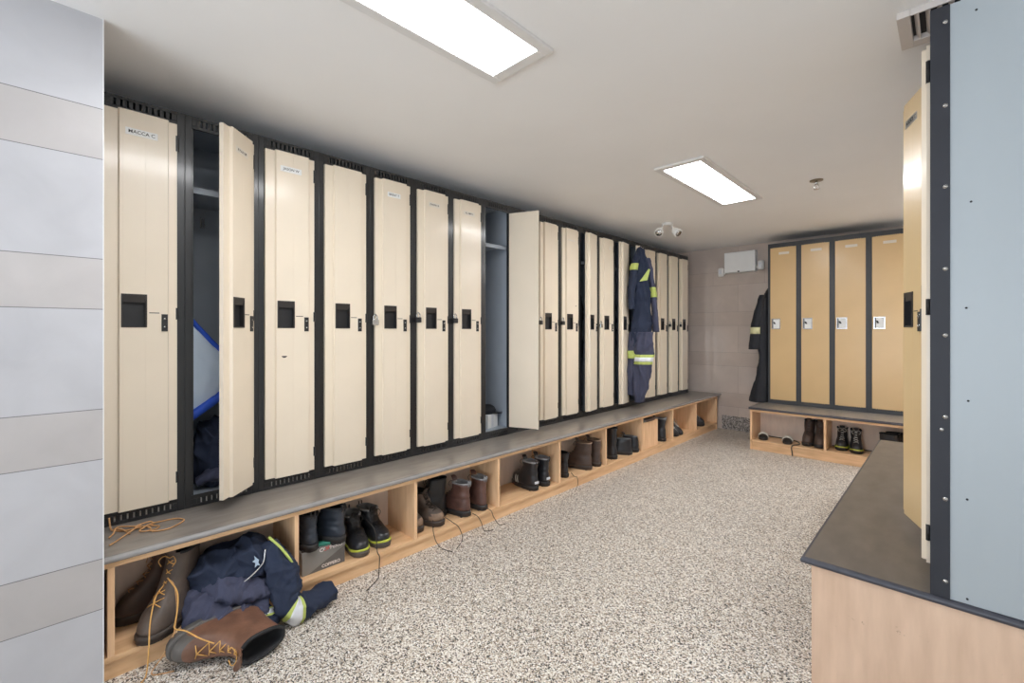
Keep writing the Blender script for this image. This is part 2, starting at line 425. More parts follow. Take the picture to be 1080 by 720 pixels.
def add_name_label(door, txt, w=.108, h=.029, tone='silverpaper', size=.022, x=-.126, z=1.601, bold=.0002):
    l = MB(); y = -.0255
    l.box(x-w/2, y, z-h/2, x+w/2, y+.0015, z+h/2)
    if txt:
        text_into(l, txt, size, Matrix.Translation((x, y-.0003, z)) @ Matrix.Rotation(PI/2, 4, 'X'), 1, bold)
    l.build('name_label', [M[tone], M['ink']], door)

proto = make_locker()
G1 = 'cream door lockers of the long row'
row = [
  'cream door locker labelled MACCA C beside the tiled wall end, nearest in the long row',
  'open cream door locker with a light blue bag inside, second from the tiled wall',
  'cream door locker labelled JASON W with a chipped spot below its handle',
  'closed cream door locker without any name label, just right of JASON W',
  'cream door locker with a silver padlock on its left edge and name label BRENT T',
  'cream door locker labelled DANNY B, two left of the wide open empty locker',
  'closed cream door locker directly left of the wide open empty locker',
  'wide open locker showing its empty grey inside, shelf and door folded right back',
  'closed cream locker mostly hidden behind the wide open door',
  'closed cream locker first to show right of the wide open door',
  'cream locker with thin name strip and dark chip, second right of wide open door',
  'slightly ajar cream locker with a dark gap, third right of the wide open door',
  'closed cream locker with a small square sticker, between two ajar lockers',
  'slightly ajar cream locker just left of the hanging navy coveralls',
  'ajar cream locker from whose door the navy coveralls hang',
  'closed cream locker half covered by the hanging coveralls, on their right',
  'closed cream locker third from the far end of the long row',
  'closed cream locker second from the far end of the long row',
  'closed cream locker at the far end of the long row, beside the taupe wall',
]
angles = {2: 45, 8: 111.6, 12: 11, 14: 9.5, 15: 15}
names = {1: ('MACCA C', .108, .020), 2: ('RYAN M', .095, .019), 3: ('JASON W', .105, .0185), 5: ('BRENT T', .09, .018), 6: ('DANNY B', .09, .016), 7: ('R.L. SMITH', .1, .015), 11: ('', .09, .01), 13: ('', .05, .05)}
lockers = []
Y0 = .1345
for k in range(19):
    o = proto if k == 0 else dup(proto)
    o.location = (XL, Y0+.305*k, ZB+.0005); o.rotation_euler = (0, 0, PI/2)
    tag(o, row[k], 'locker', G1); lockers.append(o)
    d = child(o, 'door')
    if k+1 in angles: d.rotation_euler = (0, 0, R(angles[k+1]))
for k, (txt, w, s) in names.items():
    d = child(lockers[k-1], 'door')
    if k == 13: add_name_label(d, '', .034, .034, 'silverpaper', x=-.09, z=1.60)
    elif k == 11: add_name_label(d, '', .1, .012, 'silverpaper', x=-.13, z=1.585)
    else: add_name_label(d, txt, w, .029, 'silverpaper' if k in (2, 6, 7) else 'white', s)
def chip(door, x, z, s):
    c = MB(); y = -.0243
    pts = [(x+s*math.cos(a)*(1+.4*math.sin(3*a)), y, z+.55*s*math.sin(a)*(1+.3*math.cos(2*a))) for a in (2*PI*i/12 for i in range(12))]
    c.loft([pts, [(p[0], y-.0006, p[2]) for p in pts]], smooth=False); c.build('paint_chip', M['bezel'], door)
chip(child(lockers[2], 'door'), -.16, .625, .012); chip(child(lockers[10], 'door'), -.06, .99, .008)

# tan lockers on the far wall: flat doors in a charcoal frame with chrome latch plates
def make_flat_locker(w):
    t = thing('locker', 'x', 'locker')
    cab_mesh(w).build('cabinet', M['charcoal'], t)
    f = MB(); f.box(0, 0, 0, .024, .02, LH); f.box(w-.024, 0, 0, w, .02, LH)
    f.box(.024, 0, LH-.05, w-.024, .02, LH); f.box(.024, 0, 0, w-.024, .02, .045)
    f.build('frame', M['charcoal'], t, bevel=.0015)
    W, H = w-.05, LH-.097
    d = MB(); d.box(-W, -.004, 0, 0, .012, H)
    for i in range(12):
        x = -W+.03+(W-.06)*i/12
        for z in (-.005, H): d.box(x, -.003, z, x+(W-.06)/24, .008, z+.005)
    dd = d.build('door', M['tan'], t, bevel=.003, loc=(w-.025, 0, .046))
    sh = MB(); e = .006
    for q in ((-W-.001, -W+.003, 0, H), (-.003, .001, 0, H)): sh.box(q[0], .004, q[2], q[1], .0125, q[3])
    sh.build('door_border', M['darkplastic'], dd)  # thin black strips down both door edges
    l = MB(); lx = -W/2+.01; l.box(lx-.05, -.0055, 1.625, lx+.05, -.0035, 1.652); l.build('name_plate', M['silverpaper'], dd, bevel=.001)
    hx = -W+.058
    q = MB()
    for b in ((hx-.045, hx-.036, .79, .91), (hx+.036, hx+.045, .79, .91), (hx-.036, hx+.036, .79, .80), (hx-.036, hx+.036, .90, .91)):
        q.box(b[0], -.012, b[2], b[1], -.003, b[3])
    q.box(hx-.036, -.006, .80, hx+.036, -.0035, .90, 1)
    q.prism([(-.0085, .842), (-.0085, .835), (-.0085, .88)], 'x', hx-.01, hx+.01) if False else None
    q.add([(hx-.028, -.011, .872), (hx-.012, -.011, .872), (hx-.002, -.011, .846), (hx-.018, -.011, .846),
           (hx-.028, -.005, .872), (hx-.012, -.005, .872), (hx-.002, -.005, .846), (hx-.018, -.005, .846)],
          [(0,1,2,3),(7,6,5,4),(0,4,5,1),(1,5,6,2),(2,6,7,3),(3,7,4,0)], 2)
    q.box(hx-.036, -.010, .80, hx-.028, -.004, .90, 2)
    q.build('latch_plate', [M['chrome'], M['greywhite'], M['darkplastic']], dd, bevel=.001)
    return t
BP = .3024
fl = make_flat_locker(BP)
flab = ['tan door locker at the left end of the far bank, beside the black coveralls',
        'tan door locker second from the left in the far bank, pale scuff near top',
        'tan door locker third from the left in the far bank',
        'tan door locker partly cut off by the near right lockers, fourth in far bank']
for k in range(4):
    o = fl if k == 0 else dup(fl)
    o.location = (-1.5007+BP*k, 5.7242, ZB+.0005); tag(o, flab[k], 'locker', 'tan door lockers on the far wall')

# right bank: same cream lockers seen from the end
RX, RY = -.048, 1.907
rlab = ['cream door locker whose edge shows beside the blue-grey end panel',
        'cream door locker ajar toward the room behind the blue-grey end panel']
FILL = .062; RP = .305
for k in range(2):
    o = dup(proto)
    o.location = (RX, RY+FILL+RP*(k+1), ZB+.0005); o.rotation_euler = (0, 0, -PI/2)
    tag(o, rlab[k], 'locker', 'cream door lockers of the right bank')
    d = child(o, 'door')
    d.rotation_euler = (0, 0, R(0 if k == 0 else 21))
    if k == 1: d.data = d.data.copy(); d.data.materials[0] = M['warm']
    if k == 1: add_name_label(d, 'DAZ', .11, .03, 'silverpaper', .02)
e = MB(); 
rp = thing('locker_end_panel', 'large pale blue-grey sheet panel closing the near end of right lockers', 'panel', (RX, RY, ZB+.0005))
p = MB(); p.box(.042, 0, 0, .43, .006, LH); p.build('sheet', M['paleblue'], rp, bevel=.001)
p = MB(); p.box(0, -.004, 0, .0445, .002, LH); p.box(0, .002, 0, .006, FILL-.002, LH)
p.build('corner_angle', M['black_matte'], rp, bevel=.001)
for z in (2.204, 1.95, 1.704, 1.454, 1.252, 1.004, .755, .505):
    s = MB(); s.cyl((.034, -.0035, z-ZB), (.034, -.0055, z-ZB), .0062, 14); s.cyl((.034, -.0052, z-ZB), (.034, -.0075, z-ZB), .003, 10)
    s.build('screw', M['steel'], rp)
s = MB(); s.cyl((.026, -.0035, .965-ZB), (.026, -.006, .965-ZB), .005, 14); s.build('screw', M['steel'], rp)
for (x, z) in ((.089, 1.648), (.079, 1.334), (.083, 1.058), (.081, .765), (.081, .469), (.10, 2.21)):
    s = MB(); s.cyl((x, .0005, z-ZB), (x, -.0012, z-ZB), .003, 12); s.build('rivet_hole', M['darkplastic'], rp)

# padlocks hooked on the left door edges of the long row
def make_padlock(body, shackle):
    t = thing('padlock', 'x', 'padlock')
    b = MB(); b.box(-.02, -.009, -.022, .02, .009, .012); b.build('body', body, t, bevel=.004)
    s = MB(); s.tube(smooth_path([(-.012, 0, .012), (-.012, 0, .03), (0, 0, .042), (.012, 0, .03), (.012, 0, .012)]), .0035, 8)
    s.build('shackle', shackle, t)
    return t
pb = make_padlock(M['darkplastic'], M['steel']); ps = make_padlock(M['chrome'], M['steel'])
pads = [(5, ps, 'silver padlock on the left edge of the locker labelled BRENT T'),
        (6, pb, 'black padlock on the left edge of the locker labelled DANNY B'),
        (7, pb, 'black padlock on the locker directly left of the wide open empty one'),
        (10, pb, 'black padlock just right of the wide open door edge'),
        (11, pb, 'black padlock on the cream locker with the thin name strip'),
        (13, ps, 'silver padlock on the locker with the square sticker'),
        (18, pb, 'black padlock on the second locker from the far end'),
        (19, pb, 'black padlock on the last locker at the far end')]
used = set()
for k, pr_, lab in pads:
    o = pr_ if pr_ not in used else dup(pr_); used.add(pr_)
    o.location = (XL+.025, Y0+.305*(k-1)+.022, 1.345 if pr_ is pb else 1.325); o.rotation_euler = (0, 0, PI/2)
    tag(o, lab, 'padlock', 'padlocks on the long row')

# ------------------------------------------------------------------ benches
def nosing_profile(front, back, z0, z1, n=8):
    r = (z1-z0)/2; zc = (z0+z1)/2
    return [(back, z0)] + [(front - r + r*math.cos(a), zc + r*math.sin(a)) for a in (-PI/2 + PI*i/n for i in range(n+1))] + [(back, z1)]

# long bench on the left
CF = BX-.02; FL = .086; BK = -2.47
lb = thing('shoe_bench', 'long plywood shoe cubby bench under the cream lockers on the left', 'bench', (CF, .14, 0))
ox, oy = CF, .14
LBE = YB-.09-oy
divs = [.81, 1.462, 2.118, 2.78, 3.436, 4.095, 4.77, 5.40]
m = MB(); m.box(-.019, 0, .022, BK-CF, LBE, FL); 
m = MB(); m.box(0, 0, FL-.018, BK-CF, LBE, FL); m.build('cubby_floor', M['ply'], lb, bevel=.001)
m = MB(); m.box(-.012, 0, 0, -.03, LBE, FL-.018); m.build('kickboard', M['ply'], lb, bevel=.001)
m = MB(); m.box(0, 0, .408, -.02, LBE, .4295); m.build('top_rail', M['ply'], lb, bevel=.001)
m = MB(); m.box(BK-CF-.006, 0, 0, BK-CF, LBE, .4295); m.build('back_panel', M['plyback'], lb)
for i, y in enumerate([.1625] + divs + [LBE+oy-.011]):
    m = MB()
    if i in (0, 9): m.box(0, y-oy-.010, 0 if i == 9 else FL, BK-CF, y-oy+.010, .408)
    else: m.box(0, y-oy-.0095, FL, BK-CF, y-oy+.0095, .408)
    m.build('end_panel' if i in (0, 9) else 'divider', M['plyv'], lb, bevel=.001)
m = MB(); m.box(BK-CF-.006, 0, 0, -2.95-CF, .02, .4295); m.box(BK-CF-.006, LBE-.02, 0, -2.95-CF, LBE, .4295); m.box(-2.95-CF, 0, .38, BK-CF-.006, LBE, .4295)
m.build('support_frame', M['plyback'], lb)
lt = thing('bench_top', 'grey laminate bench top running along the cream lockers on the left', 'bench top', (BX, .14, ZB))
m = MB(); m.box(-.018, 0, -.024, -2.955-BX, YB-.002-.14, 0); m.build('slab', M['laminate'], lt)
m = MB(); m.prism(nosing_profile(0, -.018, -.0239, -.0001), 'y', 0, YB-.002-.14); m.build('nosing', M['nosing'], lt)

# far bench
FX0, FF = -1.557, 5.275
fb = thing('shoe_bench', 'plywood shoe cubby bench under the tan lockers at the far wall', 'bench', (FX0, FF, 0))
FXE = .418-FX0
m = MB(); m.box(0, 0, FL, FXE, .30, FL+.018); m.build('cubby_floor', M['plyx'], fb, bevel=.001)
m = MB(); m.box(.02, .012, 0, FXE, .03, FL); m.build('kickboard', M['plyx'], fb, bevel=.001)
m = MB(); m.box(0, 0, .408, FXE, .02, .4295); m.build('top_rail', M['plyx'], fb, bevel=.001)
m = MB(); m.box(0, .30, 0, FXE, .306, .4295); m.build('back_panel', M['plyback'], fb)
for i, x in enumerate([-1.547, -.885, -.215, .408]):
    m = MB(); m.box(x-FX0-.0098, 0, 0 if i == 0 else FL+.018, x-FX0+.0098, .30, .408); m.build('end_panel' if i in (0, 3) else 'divider', M['plyv'], fb, bevel=.001)
m = MB(); m.box(0, .306, .38, FXE, .88, .4295); m.box(0, .306, 0, .02, .88, .38); m.build('support_frame', M['plyback'], fb)
ft = thing('bench_top', 'grey laminate bench top in front of the tan lockers at far wall', 'bench top', (-1.566, 5.2555, ZB))
m = MB(); m.box(0, .012, -.024, .418+1.566, YB-.002-5.2555, 0); m.build('slab', M['laminate'], ft)
m = MB(); m.prism(nosing_profile(0, -.012, -.0239, -.0001), 'x', 0, .418+1.566)
for i, v in enumerate(m.v): m.v[i] = (v[0], -v[1], v[2])
m.build('nosing', M['nosing_dark'], ft)

# right bench
RBX, RBY, RBE = -.3925, 1.895, 4.36
rb = thing('shoe_bench', 'plywood bench cabinet with scuffed end panel in right foreground', 'bench', (-.36, 1.907, 0))
m = MB(); m.box(0, 0, 0, .775, .018, .4295); m.build('end_panel', M['endpanel'], rb, bevel=.001)
m = MB(); m.box(0, RBE-1.907-.03, 0, .775, RBE-1.907-.012, .4295); m.build('end_panel', M['plyv'], rb, bevel=.001)
L_ = RBE-1.907-.03
m = MB(); m.box(0, .018, FL-.018, .30, L_, FL); m.build('cubby_floor', M['ply'], rb, bevel=.001)
m = MB(); m.box(.012, .018, 0, .03, L_, FL-.018); m.build('kickboard', M['ply'], rb, bevel=.001)
m = MB(); m.box(0, .018, .408, .02, L_, .4295); m.build('top_rail', M['ply'], rb, bevel=.001)
m = MB(); m.box(.30, .018, 0, .306, L_, .4295); m.build('back_panel', M['plyback'], rb)
for i in range(1, 4):
    m = MB(); y = .018+(L_-.018)*i/4; m.box(0, y-.0095, FL, .30, y+.0095, .408); m.build('divider', M['plyv'], rb, bevel=.001)
rt = thing('bench_top', 'charcoal laminate bench top with blue-black nosing in right foreground', 'bench top', (RBX, RBY, ZB))
W_ = .415-RBX; Ln = RBE-RBY
m = MB(); m.box(.012, .012, -.024, W_, Ln, 0); m.build('slab', M['laminate_dark'], rt)
m = MB()
pr1 = nosing_profile(0, -.012, -.0239, -.0001)
rings = []
for (px, py, dx, dy) in ((W_, 0, 0, 1), (0, 0, 1, 1), (0, Ln, 1, 0)):
    rings.append([(px + (-q[0])*dx if dx else px, py + (-q[0])*dy if dy else py, q[1]) for q in pr1])
m.loft(rings, smooth=False); m.build('nosing', M['nosing_dark'], rt, bevel=.004)

# ------------------------------------------------------------------ ceiling fittings
def make_troffer():
    t = thing('ceiling_light', 'x', 'ceiling light')
    w, l = .165, .61
    f = MB(); z0, z1 = -.014, 0
    f.box(-w, -l, z0, -w+.042, l, z1); f.box(w-.042, -l, z0, w, l, z1)
    f.box(-w+.042, -l, z0, w-.042, -l+.05, z1); f.box(-w+.042, l-.05, z0, w-.042, l, z1)
    f.build('frame', M['lightframe'], t, bevel=.003)
    s = MB(); s.box(-w+.042, -l+.05, -.010, w-.042, l-.05, -.004); s.build('diffuser', M['lens'], t)
    return t
tr = make_troffer()
tl = ['rectangular ceiling light nearest the viewer, cut by the top edge', 'rectangular ceiling light farther back, above the middle of the floor']
for i, y in enumerate((.752, 3.445)):
    o = tr if i == 0 else dup(tr); o.location = (-1.265, y, ZC-.0005); tag(o, tl[i], 'ceiling light', 'recessed ceiling lights')

# air grille above the right lockers
vt = thing('air_vent', 'pale slatted air grille on ceiling above the blue-grey end panel', 'vent', (-.137, 2.037, ZC-.0005))
VW, VL = .5, .238
m = MB(); m.box(0, 0, -.022, .036, VL, 0); m.box(VW-.036, 0, -.022, VW, VL, 0); m.box(.036, 0, -.022, VW-.036, .008, 0); m.box(.036, VL-.048, -.022, VW-.036, VL, 0)
m.build('frame', M['vent'], vt, bevel=.002)
m = MB(); m.box(.036, .008, -.003, VW-.036, VL-.048, -.001); m.build('duct_shade_plate', M['duct_shade'], vt)  # flat dark plate paints the duct's shade, nothing is hollow here
for i in range(15):
    x = .048+.0285*i; y0, y1 = .009, VL-.049; m = MB(); pf = [(x-.004, -.003), (x, -.012), (x+.006, -.0215), (x+.010, -.0215), (x+.005, -.012), (x+.001, -.003)]
    m.prism([(p, q) for p, q in pf], 'y', y0, y1); m.build('slat', M['vent'], vt)

# remote twin spot on the ceiling
sp = thing('spot_lamp', 'small white twin-head spot lamp on the ceiling above the far lockers', 'spot lamp', (-2.06, 4.37, ZC-.0005))
m = MB(); m.cyl((0, 0, 0), (0, 0, -.022), .055, 24); m.build('ceiling_plate', M['white'], sp, bevel=.004)
for s, (dx, dy, dz) in ((-1, (.3, -.8, -.55)), (1, (.75, -.25, -.6))):
    b = Vector((s*.03, s*.03, -.022)); d = Vector((dx, dy, dz)).normalized(); c = b + Vector((s*.028, s*.028, -.055))
    h = MB(); h.tube([b, b+Vector((s*.01, s*.01, -.03)), c], .008, 8)
    h.tube([c-d*.035, c-d*.02, c+d*.04], .022, 16, r2=.042); h.cyl(c+d*.04, c+d*.048, .044, 20)
    hd = h.build('lamp_head', M['white'], sp)
    g = MB(); g.cyl(c+d*.0482, c+d*.0495, .034, 20); g.build('lens', M['steel'], hd)

sk = thing('sprinkler', 'ceiling sprinkler head with dark round plate', 'sprinkler', (-.70, 3.87, ZC-.0005))
m = MB(); m.cyl((0, 0, 0), (0, 0, -.006), .042, 24); m.build('escutcheon', M['brass'], sk)
m = MB(); m.cyl((0, 0, -.006), (0, 0, -.03), .009, 12); m.tube([(-.009, 0, -.03), (-.014, 0, -.045), (0, 0, -.06)], .003, 6); m.tube([(.009, 0, -.03), (.014, 0, -.045), (0, 0, -.06)], .003, 6)
m.build('stem', M['steel'], sk)
m = MB(); m.cyl((0, 0, -.06), (0, 0, -.064), .018, 16); m.build('deflector', M['steel'], sk)

# emergency light box on the far wall
em = thing('emergency_light', 'grey emergency light box with two lamp heads high on the taupe wall', 'emergency light', (-1.911, YB, 2.14))
m = MB(); m.box(-.182, -.10, -.128, .182, 0, .128); m.build('box', M['greywhite'], em, bevel=.006)
m = MB(); m.box(-.02, -.106, -.128, .0, -.098, -.112); m.build('indicator', M['darkplastic'], em)
for s, dz in ((-1, -.11), (1, -.06)):
    h = MB(); c = Vector((s*.235, -.06, dz))
    h.cyl((s*.183, -.06, dz-.02), (c.x, -.06, dz-.02), .012, 10)
    h.loft([[(c.x+.035*math.cos(a)*k, c.y+.03*math.sin(a)*k, c.z+z) for a in (2*PI*i/16 for i in range(16))] for z, k in ((-.055, .8), (-.05, 1), (.045, 1), (.055, .7))])
    hd = h.build('lamp_head', M['white'], em)
    g = MB(); g.box(c.x-.018, c.y-.034, c.z-.03, c.x+.018, c.y-.028, c.z+.03); g.build('lens', M['silver'], hd)

# ------------------------------------------------------------------ footwear
def outline(xb, xf, hw, z, n=28, heel=.80, sq=.78, shift=0):
    """egg-shaped foot outline, toe at +x"""
    xc = (xb+xf)/2; a = (xf-xb)/2; pts = []
    for i in range(n):
        t = 2*PI*i/n; c, s = math.cos(t), math.sin(t)
        cx = math.copysign(abs(c)**sq, c); sy = math.copysign(abs(s)**sq, s)
        w = hw*(heel + (1-heel)*(.5+.5*c))
        if c > .0: w *= 1 + .07*c*(1-c)*4*.5
        pts.append((xc+a*cx, shift*(.5+.5*c)+w*sy, z))
    return pts

def make_shoe(name, label, cat, loc, rz, H=.19, L=.30, W=.105, upper='leather_brown', sole='rubber', lining='lining_dark', lace='lace_dark', toecap=None, midsole=None,
              laced=True, tongue=True, tab=None, group=None, rot=None, crease=.003, loose=(), strips=None, heelpatch=None, foot=1):
    t = thing(name, label, cat, loc, rz, group)
    if rot: t.rotation_euler = rot
    k = L/.30; hw = W/2; q = H/.19
    sh = .008*foot
    lv = [(.022, -.136, .150, 1.0), (.045, -.139, .154, 1.02), (.062, -.138, .150, 1.0), (.078, -.135, .136, .95), (.092, -.133, .104, .88), (.106, -.131, .070, .83),
          (.120, -.130, .044, .80), (.138, -.131, .026, .80), (.160, -.133, .014, .83), (.180, -.136, .010, .87), (.19, -.138, .010, .89)]
    if H < .15:   # low shoe: cut at the ankle
        lv = [(.022, -.136, .150, 1.0), (.040, -.138, .154, 1.0), (.054, -.137, .144, .96), (.066, -.134, .118, .90), (.078, -.131, .086, .84), (.090, -.129, .052, .80), (.100, -.128, .03, .80)]
        q = H/.10
    def ring(z, xb, xf, w, ins=0): return outline(xb*k+ins, xf*k-ins, hw*w-ins, z, shift=sh)
    zq = lambda z: z if z < .06 else .06+(z-.06)*((H-.06)/((.19 if H >= .15 else .10)-.06))
    rings = [ring(zq(z), a, b, w) for z, a, b, w in lv]
    seed = Vector((loc[0]*13.7, loc[1]*7.1, 3))
    wr = []
    for r in rings:
        rr = []
        for p in r:
            v = Vector(p); n_ = noise.noise(Vector((v.x*20, v.y*14, v.z*48))+seed)*crease*2
            if v.z > zq(.085): n_ += crease*1.6*math.sin(v.z*210+seed.x)
            cx = Vector((p[0]-(-.05*k if p[2] > .1 else 0), p[1], 0)); cx = cx.normalized()
            rr.append(tuple(v + cx*n_))
        wr.append(rr)
    z1, a, b, w = lv[-1]
    top = zq(z1)
    um = MB(); um.loft(wr + [ring(top+.003, a, b, w, .004)], cap1=False, cap0=True)
    if toecap:
        for i, f in enumerate(um.f):
            c = sum((Vector(um.v[j]) for j in f), Vector())/len(f)
            if c.x > .095*k and c.z < .08: um.mi[i] = 1
    um.build('upper', [M[upper], M[toecap] if toecap else M[upper]], t, subsurf=1)
    ln = MB(); ln.loft([ring(top+.003, a, b, w, .0035), ring(top+.002, a, b, w, .008), ring(top-.03, a, b, w, .010), ring(max(.07, top-.075), a, b, w, .010)], cap0=False, cap1=True)
    ln.build('lining', M[lining], t, subsurf=1)
    if H >= .15:
        cr_ = ring(top+.001, a, b, w, .003); cl_ = MB(); cl_.tube([*cr_[2:-1]] , .0062*k, 8)
        cl_.build('padded_collar', M[lining], t)
    so = MB()
    so.loft([outline(-.134*k, .142*k, hw*1.0, .0, shift=sh), outline(-.141*k, .156*k, hw*1.07, .005, shift=sh), outline(-.140*k, .155*k, hw*1.05, .016, shift=sh), outline(-.144*k, .159*k, hw*1.09, .020, shift=sh), outline(-.144*k, .159*k, hw*1.09, .030, shift=sh), outline(-.139*k, .154*k, hw*1.04, .035, shift=sh)])
    for i in range(9):      # tread lugs along the edge
        xx = (-.11+.027*i)*k
        if -.045*k < xx < .0: continue
        so.box(xx, -hw*.78+sh*.5, 0, xx+.014*k, hw*.78+sh*.5, .008)
    so.build('sole', M[sole], t)
    if midsole:
        ms = MB(); wv = lambda o, a_: [(x, y, z+.005*math.sin(x*55)) for x, y, z in o]
        ms.loft([wv(outline(-.1445*k, .1595*k, hw*1.10, .029, shift=sh), 0), wv(outline(-.1455*k, .1605*k, hw*1.11, .033, shift=sh), 0), wv(outline(-.1435*k, .1585*k, hw*1.085, .038, shift=sh), 0)])
        ms.build('midsole', M[midsole], t)
    # front line of the instep as (x, z)
    fr = [(b_*k, zq(z)) for z, a_, b_, w_ in lv]
    ins = [p for p in fr if p[1] > zq(.07 if H >= .15 else .06)]
    def front(u):
        f = u*(len(ins)-1); i = min(int(f), len(ins)-2); g = f-i
        return ins[i][0]*(1-g)+ins[i+1][0]*g, ins[i][1]*(1-g)+ins[i+1][1]*g
    if laced:
        lc = MB(); n = 5
        for i in range(n):
            u0, u1 = .12+.72*i/n, .12+.72*(i+1)/n
            for s in (-1, 1):
                x0, zz0 = front(u0); x1, zz1 = front(u1); xm, zm = front((u0+u1)/2)
                lc.tube([(x0-.014, s*.42*hw+sh*.5, zz0+.002), (xm+.006, sh*.5, zm+.007), (x1-.014, -s*.42*hw+sh*.5, zz1+.002)], .0019*k, 6)
        x, zz = front(.84)
        for s in (-1, 1):
            lc.tube(smooth_path([(x+.004, sh*.5, zz+.006), (x+.012, s*.02+sh*.5, zz+.016), (x+.02, s*.034+sh*.5, zz), (x+.022, s*.022+sh*.5, zz-.02)], 4), .0018*k, 6)
        lc.build('laces', M[lace], t)
    if tongue:
        x, zz = front(1.0); xm, zm = front(.6); tg = MB(); rr = []
        tl = 1.9 if lace == 'lace_gold' else 1.15
        for (px, pz, w_) in ((xm-.006, zm, .017), (x-.003, zz, .023), (x+.008*tl, zz+.022*tl, .026), (x+.026*tl, zz+.028*tl, .02)):
            rr.append([(px-.004, -w_+sh*.5, pz), (px+.003, 0+sh*.5, pz+.001), (px-.004, w_+sh*.5, pz), (px-.010, w_*.8+sh*.5, pz), (px-.006, 0+sh*.5, pz), (px-.010, -w_*.8+sh*.5, pz)])
        tg.loft(rr); tg.build('tongue', M[upper], t, subsurf=1)
    if tab:
        tb = MB(); xb = lv[-1][1]*k; tb.tube(smooth_path([(xb, -.009, top-.015), (xb-.006, -.009, top+.012), (xb+.002, -.009, top+.02), (xb+.006, -.009, top+.002)]), .003, 6)
        tb.tube(smooth_path([(xb, .009, top-.015), (xb-.006, .009, top+.012), (xb+.002, .009, top+.02), (xb+.006, .009, top+.002)]), .003, 6)
        tb.build('pull_tab', M[tab], t)
    if heelpatch:
        hp = MB(); xb = -.139*k; hp.box(xb-.003, -.017, .052, xb+.006, .017, .068); hp.build('heel_patch', M[heelpatch], t, bevel=.001)
    if strips:
        stp = MB()
        for s in (-1, 1):
            for xx in (.03, .055):
                stp.tube(smooth_path([(xx*k, s*hw*1.0+sh*.5, .034), ((xx+.012)*k, s*hw*.97+sh*.5, .06), ((xx+.016)*k, s*hw*.8+sh*.5, .085)], 4), .004, 6)
        stp.build('side_strip', M[strips], t)
    inv = t.matrix_basis.inverted()
    if not rot: inv = (Matrix.Translation(loc) @ Matrix.Rotation(rz, 4, 'Z')).inverted()
    else: inv = (Matrix.Translation(loc) @ t.rotation_euler.to_matrix().to_4x4()).inverted()
    for path, r_, mname in loose:
        l = MB(); l.tube(smooth_path([inv @ Vector(p) for p in path], 6), r_, 6); l.build('loose_lace', M[mname], t)
    return t

F0 = FL+.0005
A = lambda dx, dy: math.atan2(dy, dx)     # heading of the toe
def shoe_toe(toe, dirv, L, **k):
    """place by the toe point and toe direction"""
    d = Vector((dirv[0], dirv[1])).normalized(); z = k.pop('z', F0); name = k.pop('name', 'work_boot')
    c = Vector(toe) - d*(.158*L/.30)
    return make_shoe(name, k.pop('label'), k.pop('cat', 'boot'), (c.x, c.y, z), A(d.x, d.y), L=L, **k)
def shoe_heel(heel, dirv, L, **k):
    d = Vector((dirv[0], dirv[1])).normalized(); z = k.pop('z', F0); name = k.pop('name', 'work_boot')
    c = Vector(heel) + d*(.143*L/.30)
    return make_shoe(name, k.pop('label'), k.pop('cat', 'boot'), (c.x, c.y, z), A(d.x, d.y), L=L, **k)

KX = CF+.004   # just in front of the kickboard
# cubby 1
shoe_toe((-2.170, .240), (.70, -.71), .31, W=.126, H=.275, upper='leather_taupe', sole='rubber_brown', lace='lace_gold', tongue=True, crease=.0035, tab='lining',
         label='upright brown work boot with golden laces in the cubby beside the tiled wall', group='boots in the nearest cubby',
         loose=[([(-2.25, .325, .255), (-2.215, .295, .235), (-2.165, .272, .175), (-2.118, .262, .11), (-2.108, .258, .06), (-2.11, .252, .006), (-2.085, .235, .004)], .0026, 'lace_gold'),
                ([(-2.245, .335, .28), (-2.195, .35, .265), (-2.145, .35, .19), (-2.118, .335, .11), (-2.108, .305, .06), (-2.105, .268, .008), (-2.07, .33, .004)], .0022, 'lace_tan')])
shoe_toe((-2.412, .180), (.04, -1), .26, W=.096, H=.26, upper='leather_dbrown', sole='rubber_brown', lace='lace_tan', lining='lining_dark',
         label='dark brown work boot at the back of the nearest cubby, behind the gold laced one', group='boots in the nearest cubby')
# fallen boot: toe towards -y, shaft towards +x, lying on its side
def lying_boot():
    X = Vector((.12, -.993, 0)); Z = Vector((.99, .12, -.05)).normalized(); X = (X - Z*X.dot(Z)).normalized(); Y = Z.cross(X)
    m3 = Matrix((X, Y, Z)).transposed()
    return make_shoe('work_boot', 'brown leather boot lying on its side on the floor before the clothes', 'boot', (-2.145, .482, .074), 0, H=.245, L=.335, W=.122, upper='leather_brown', sole='rubber_grey', lace='lace_gold',
                     lining='lining_dark', crease=.0015, rot=m3.to_euler(), tab=None, toecap='rubber_grey',
                     loose=[([(-1.99, .44, .09), (-2.02, .40, .115), (-2.06, .365, .14), (-2.09, .335, .15), (-2.118, .342, .165), (-2.14, .352, .205), (-2.175, .355, .25), (-2.235, .335, .285)], .0026, 'lace_gold')])
lying_boot()
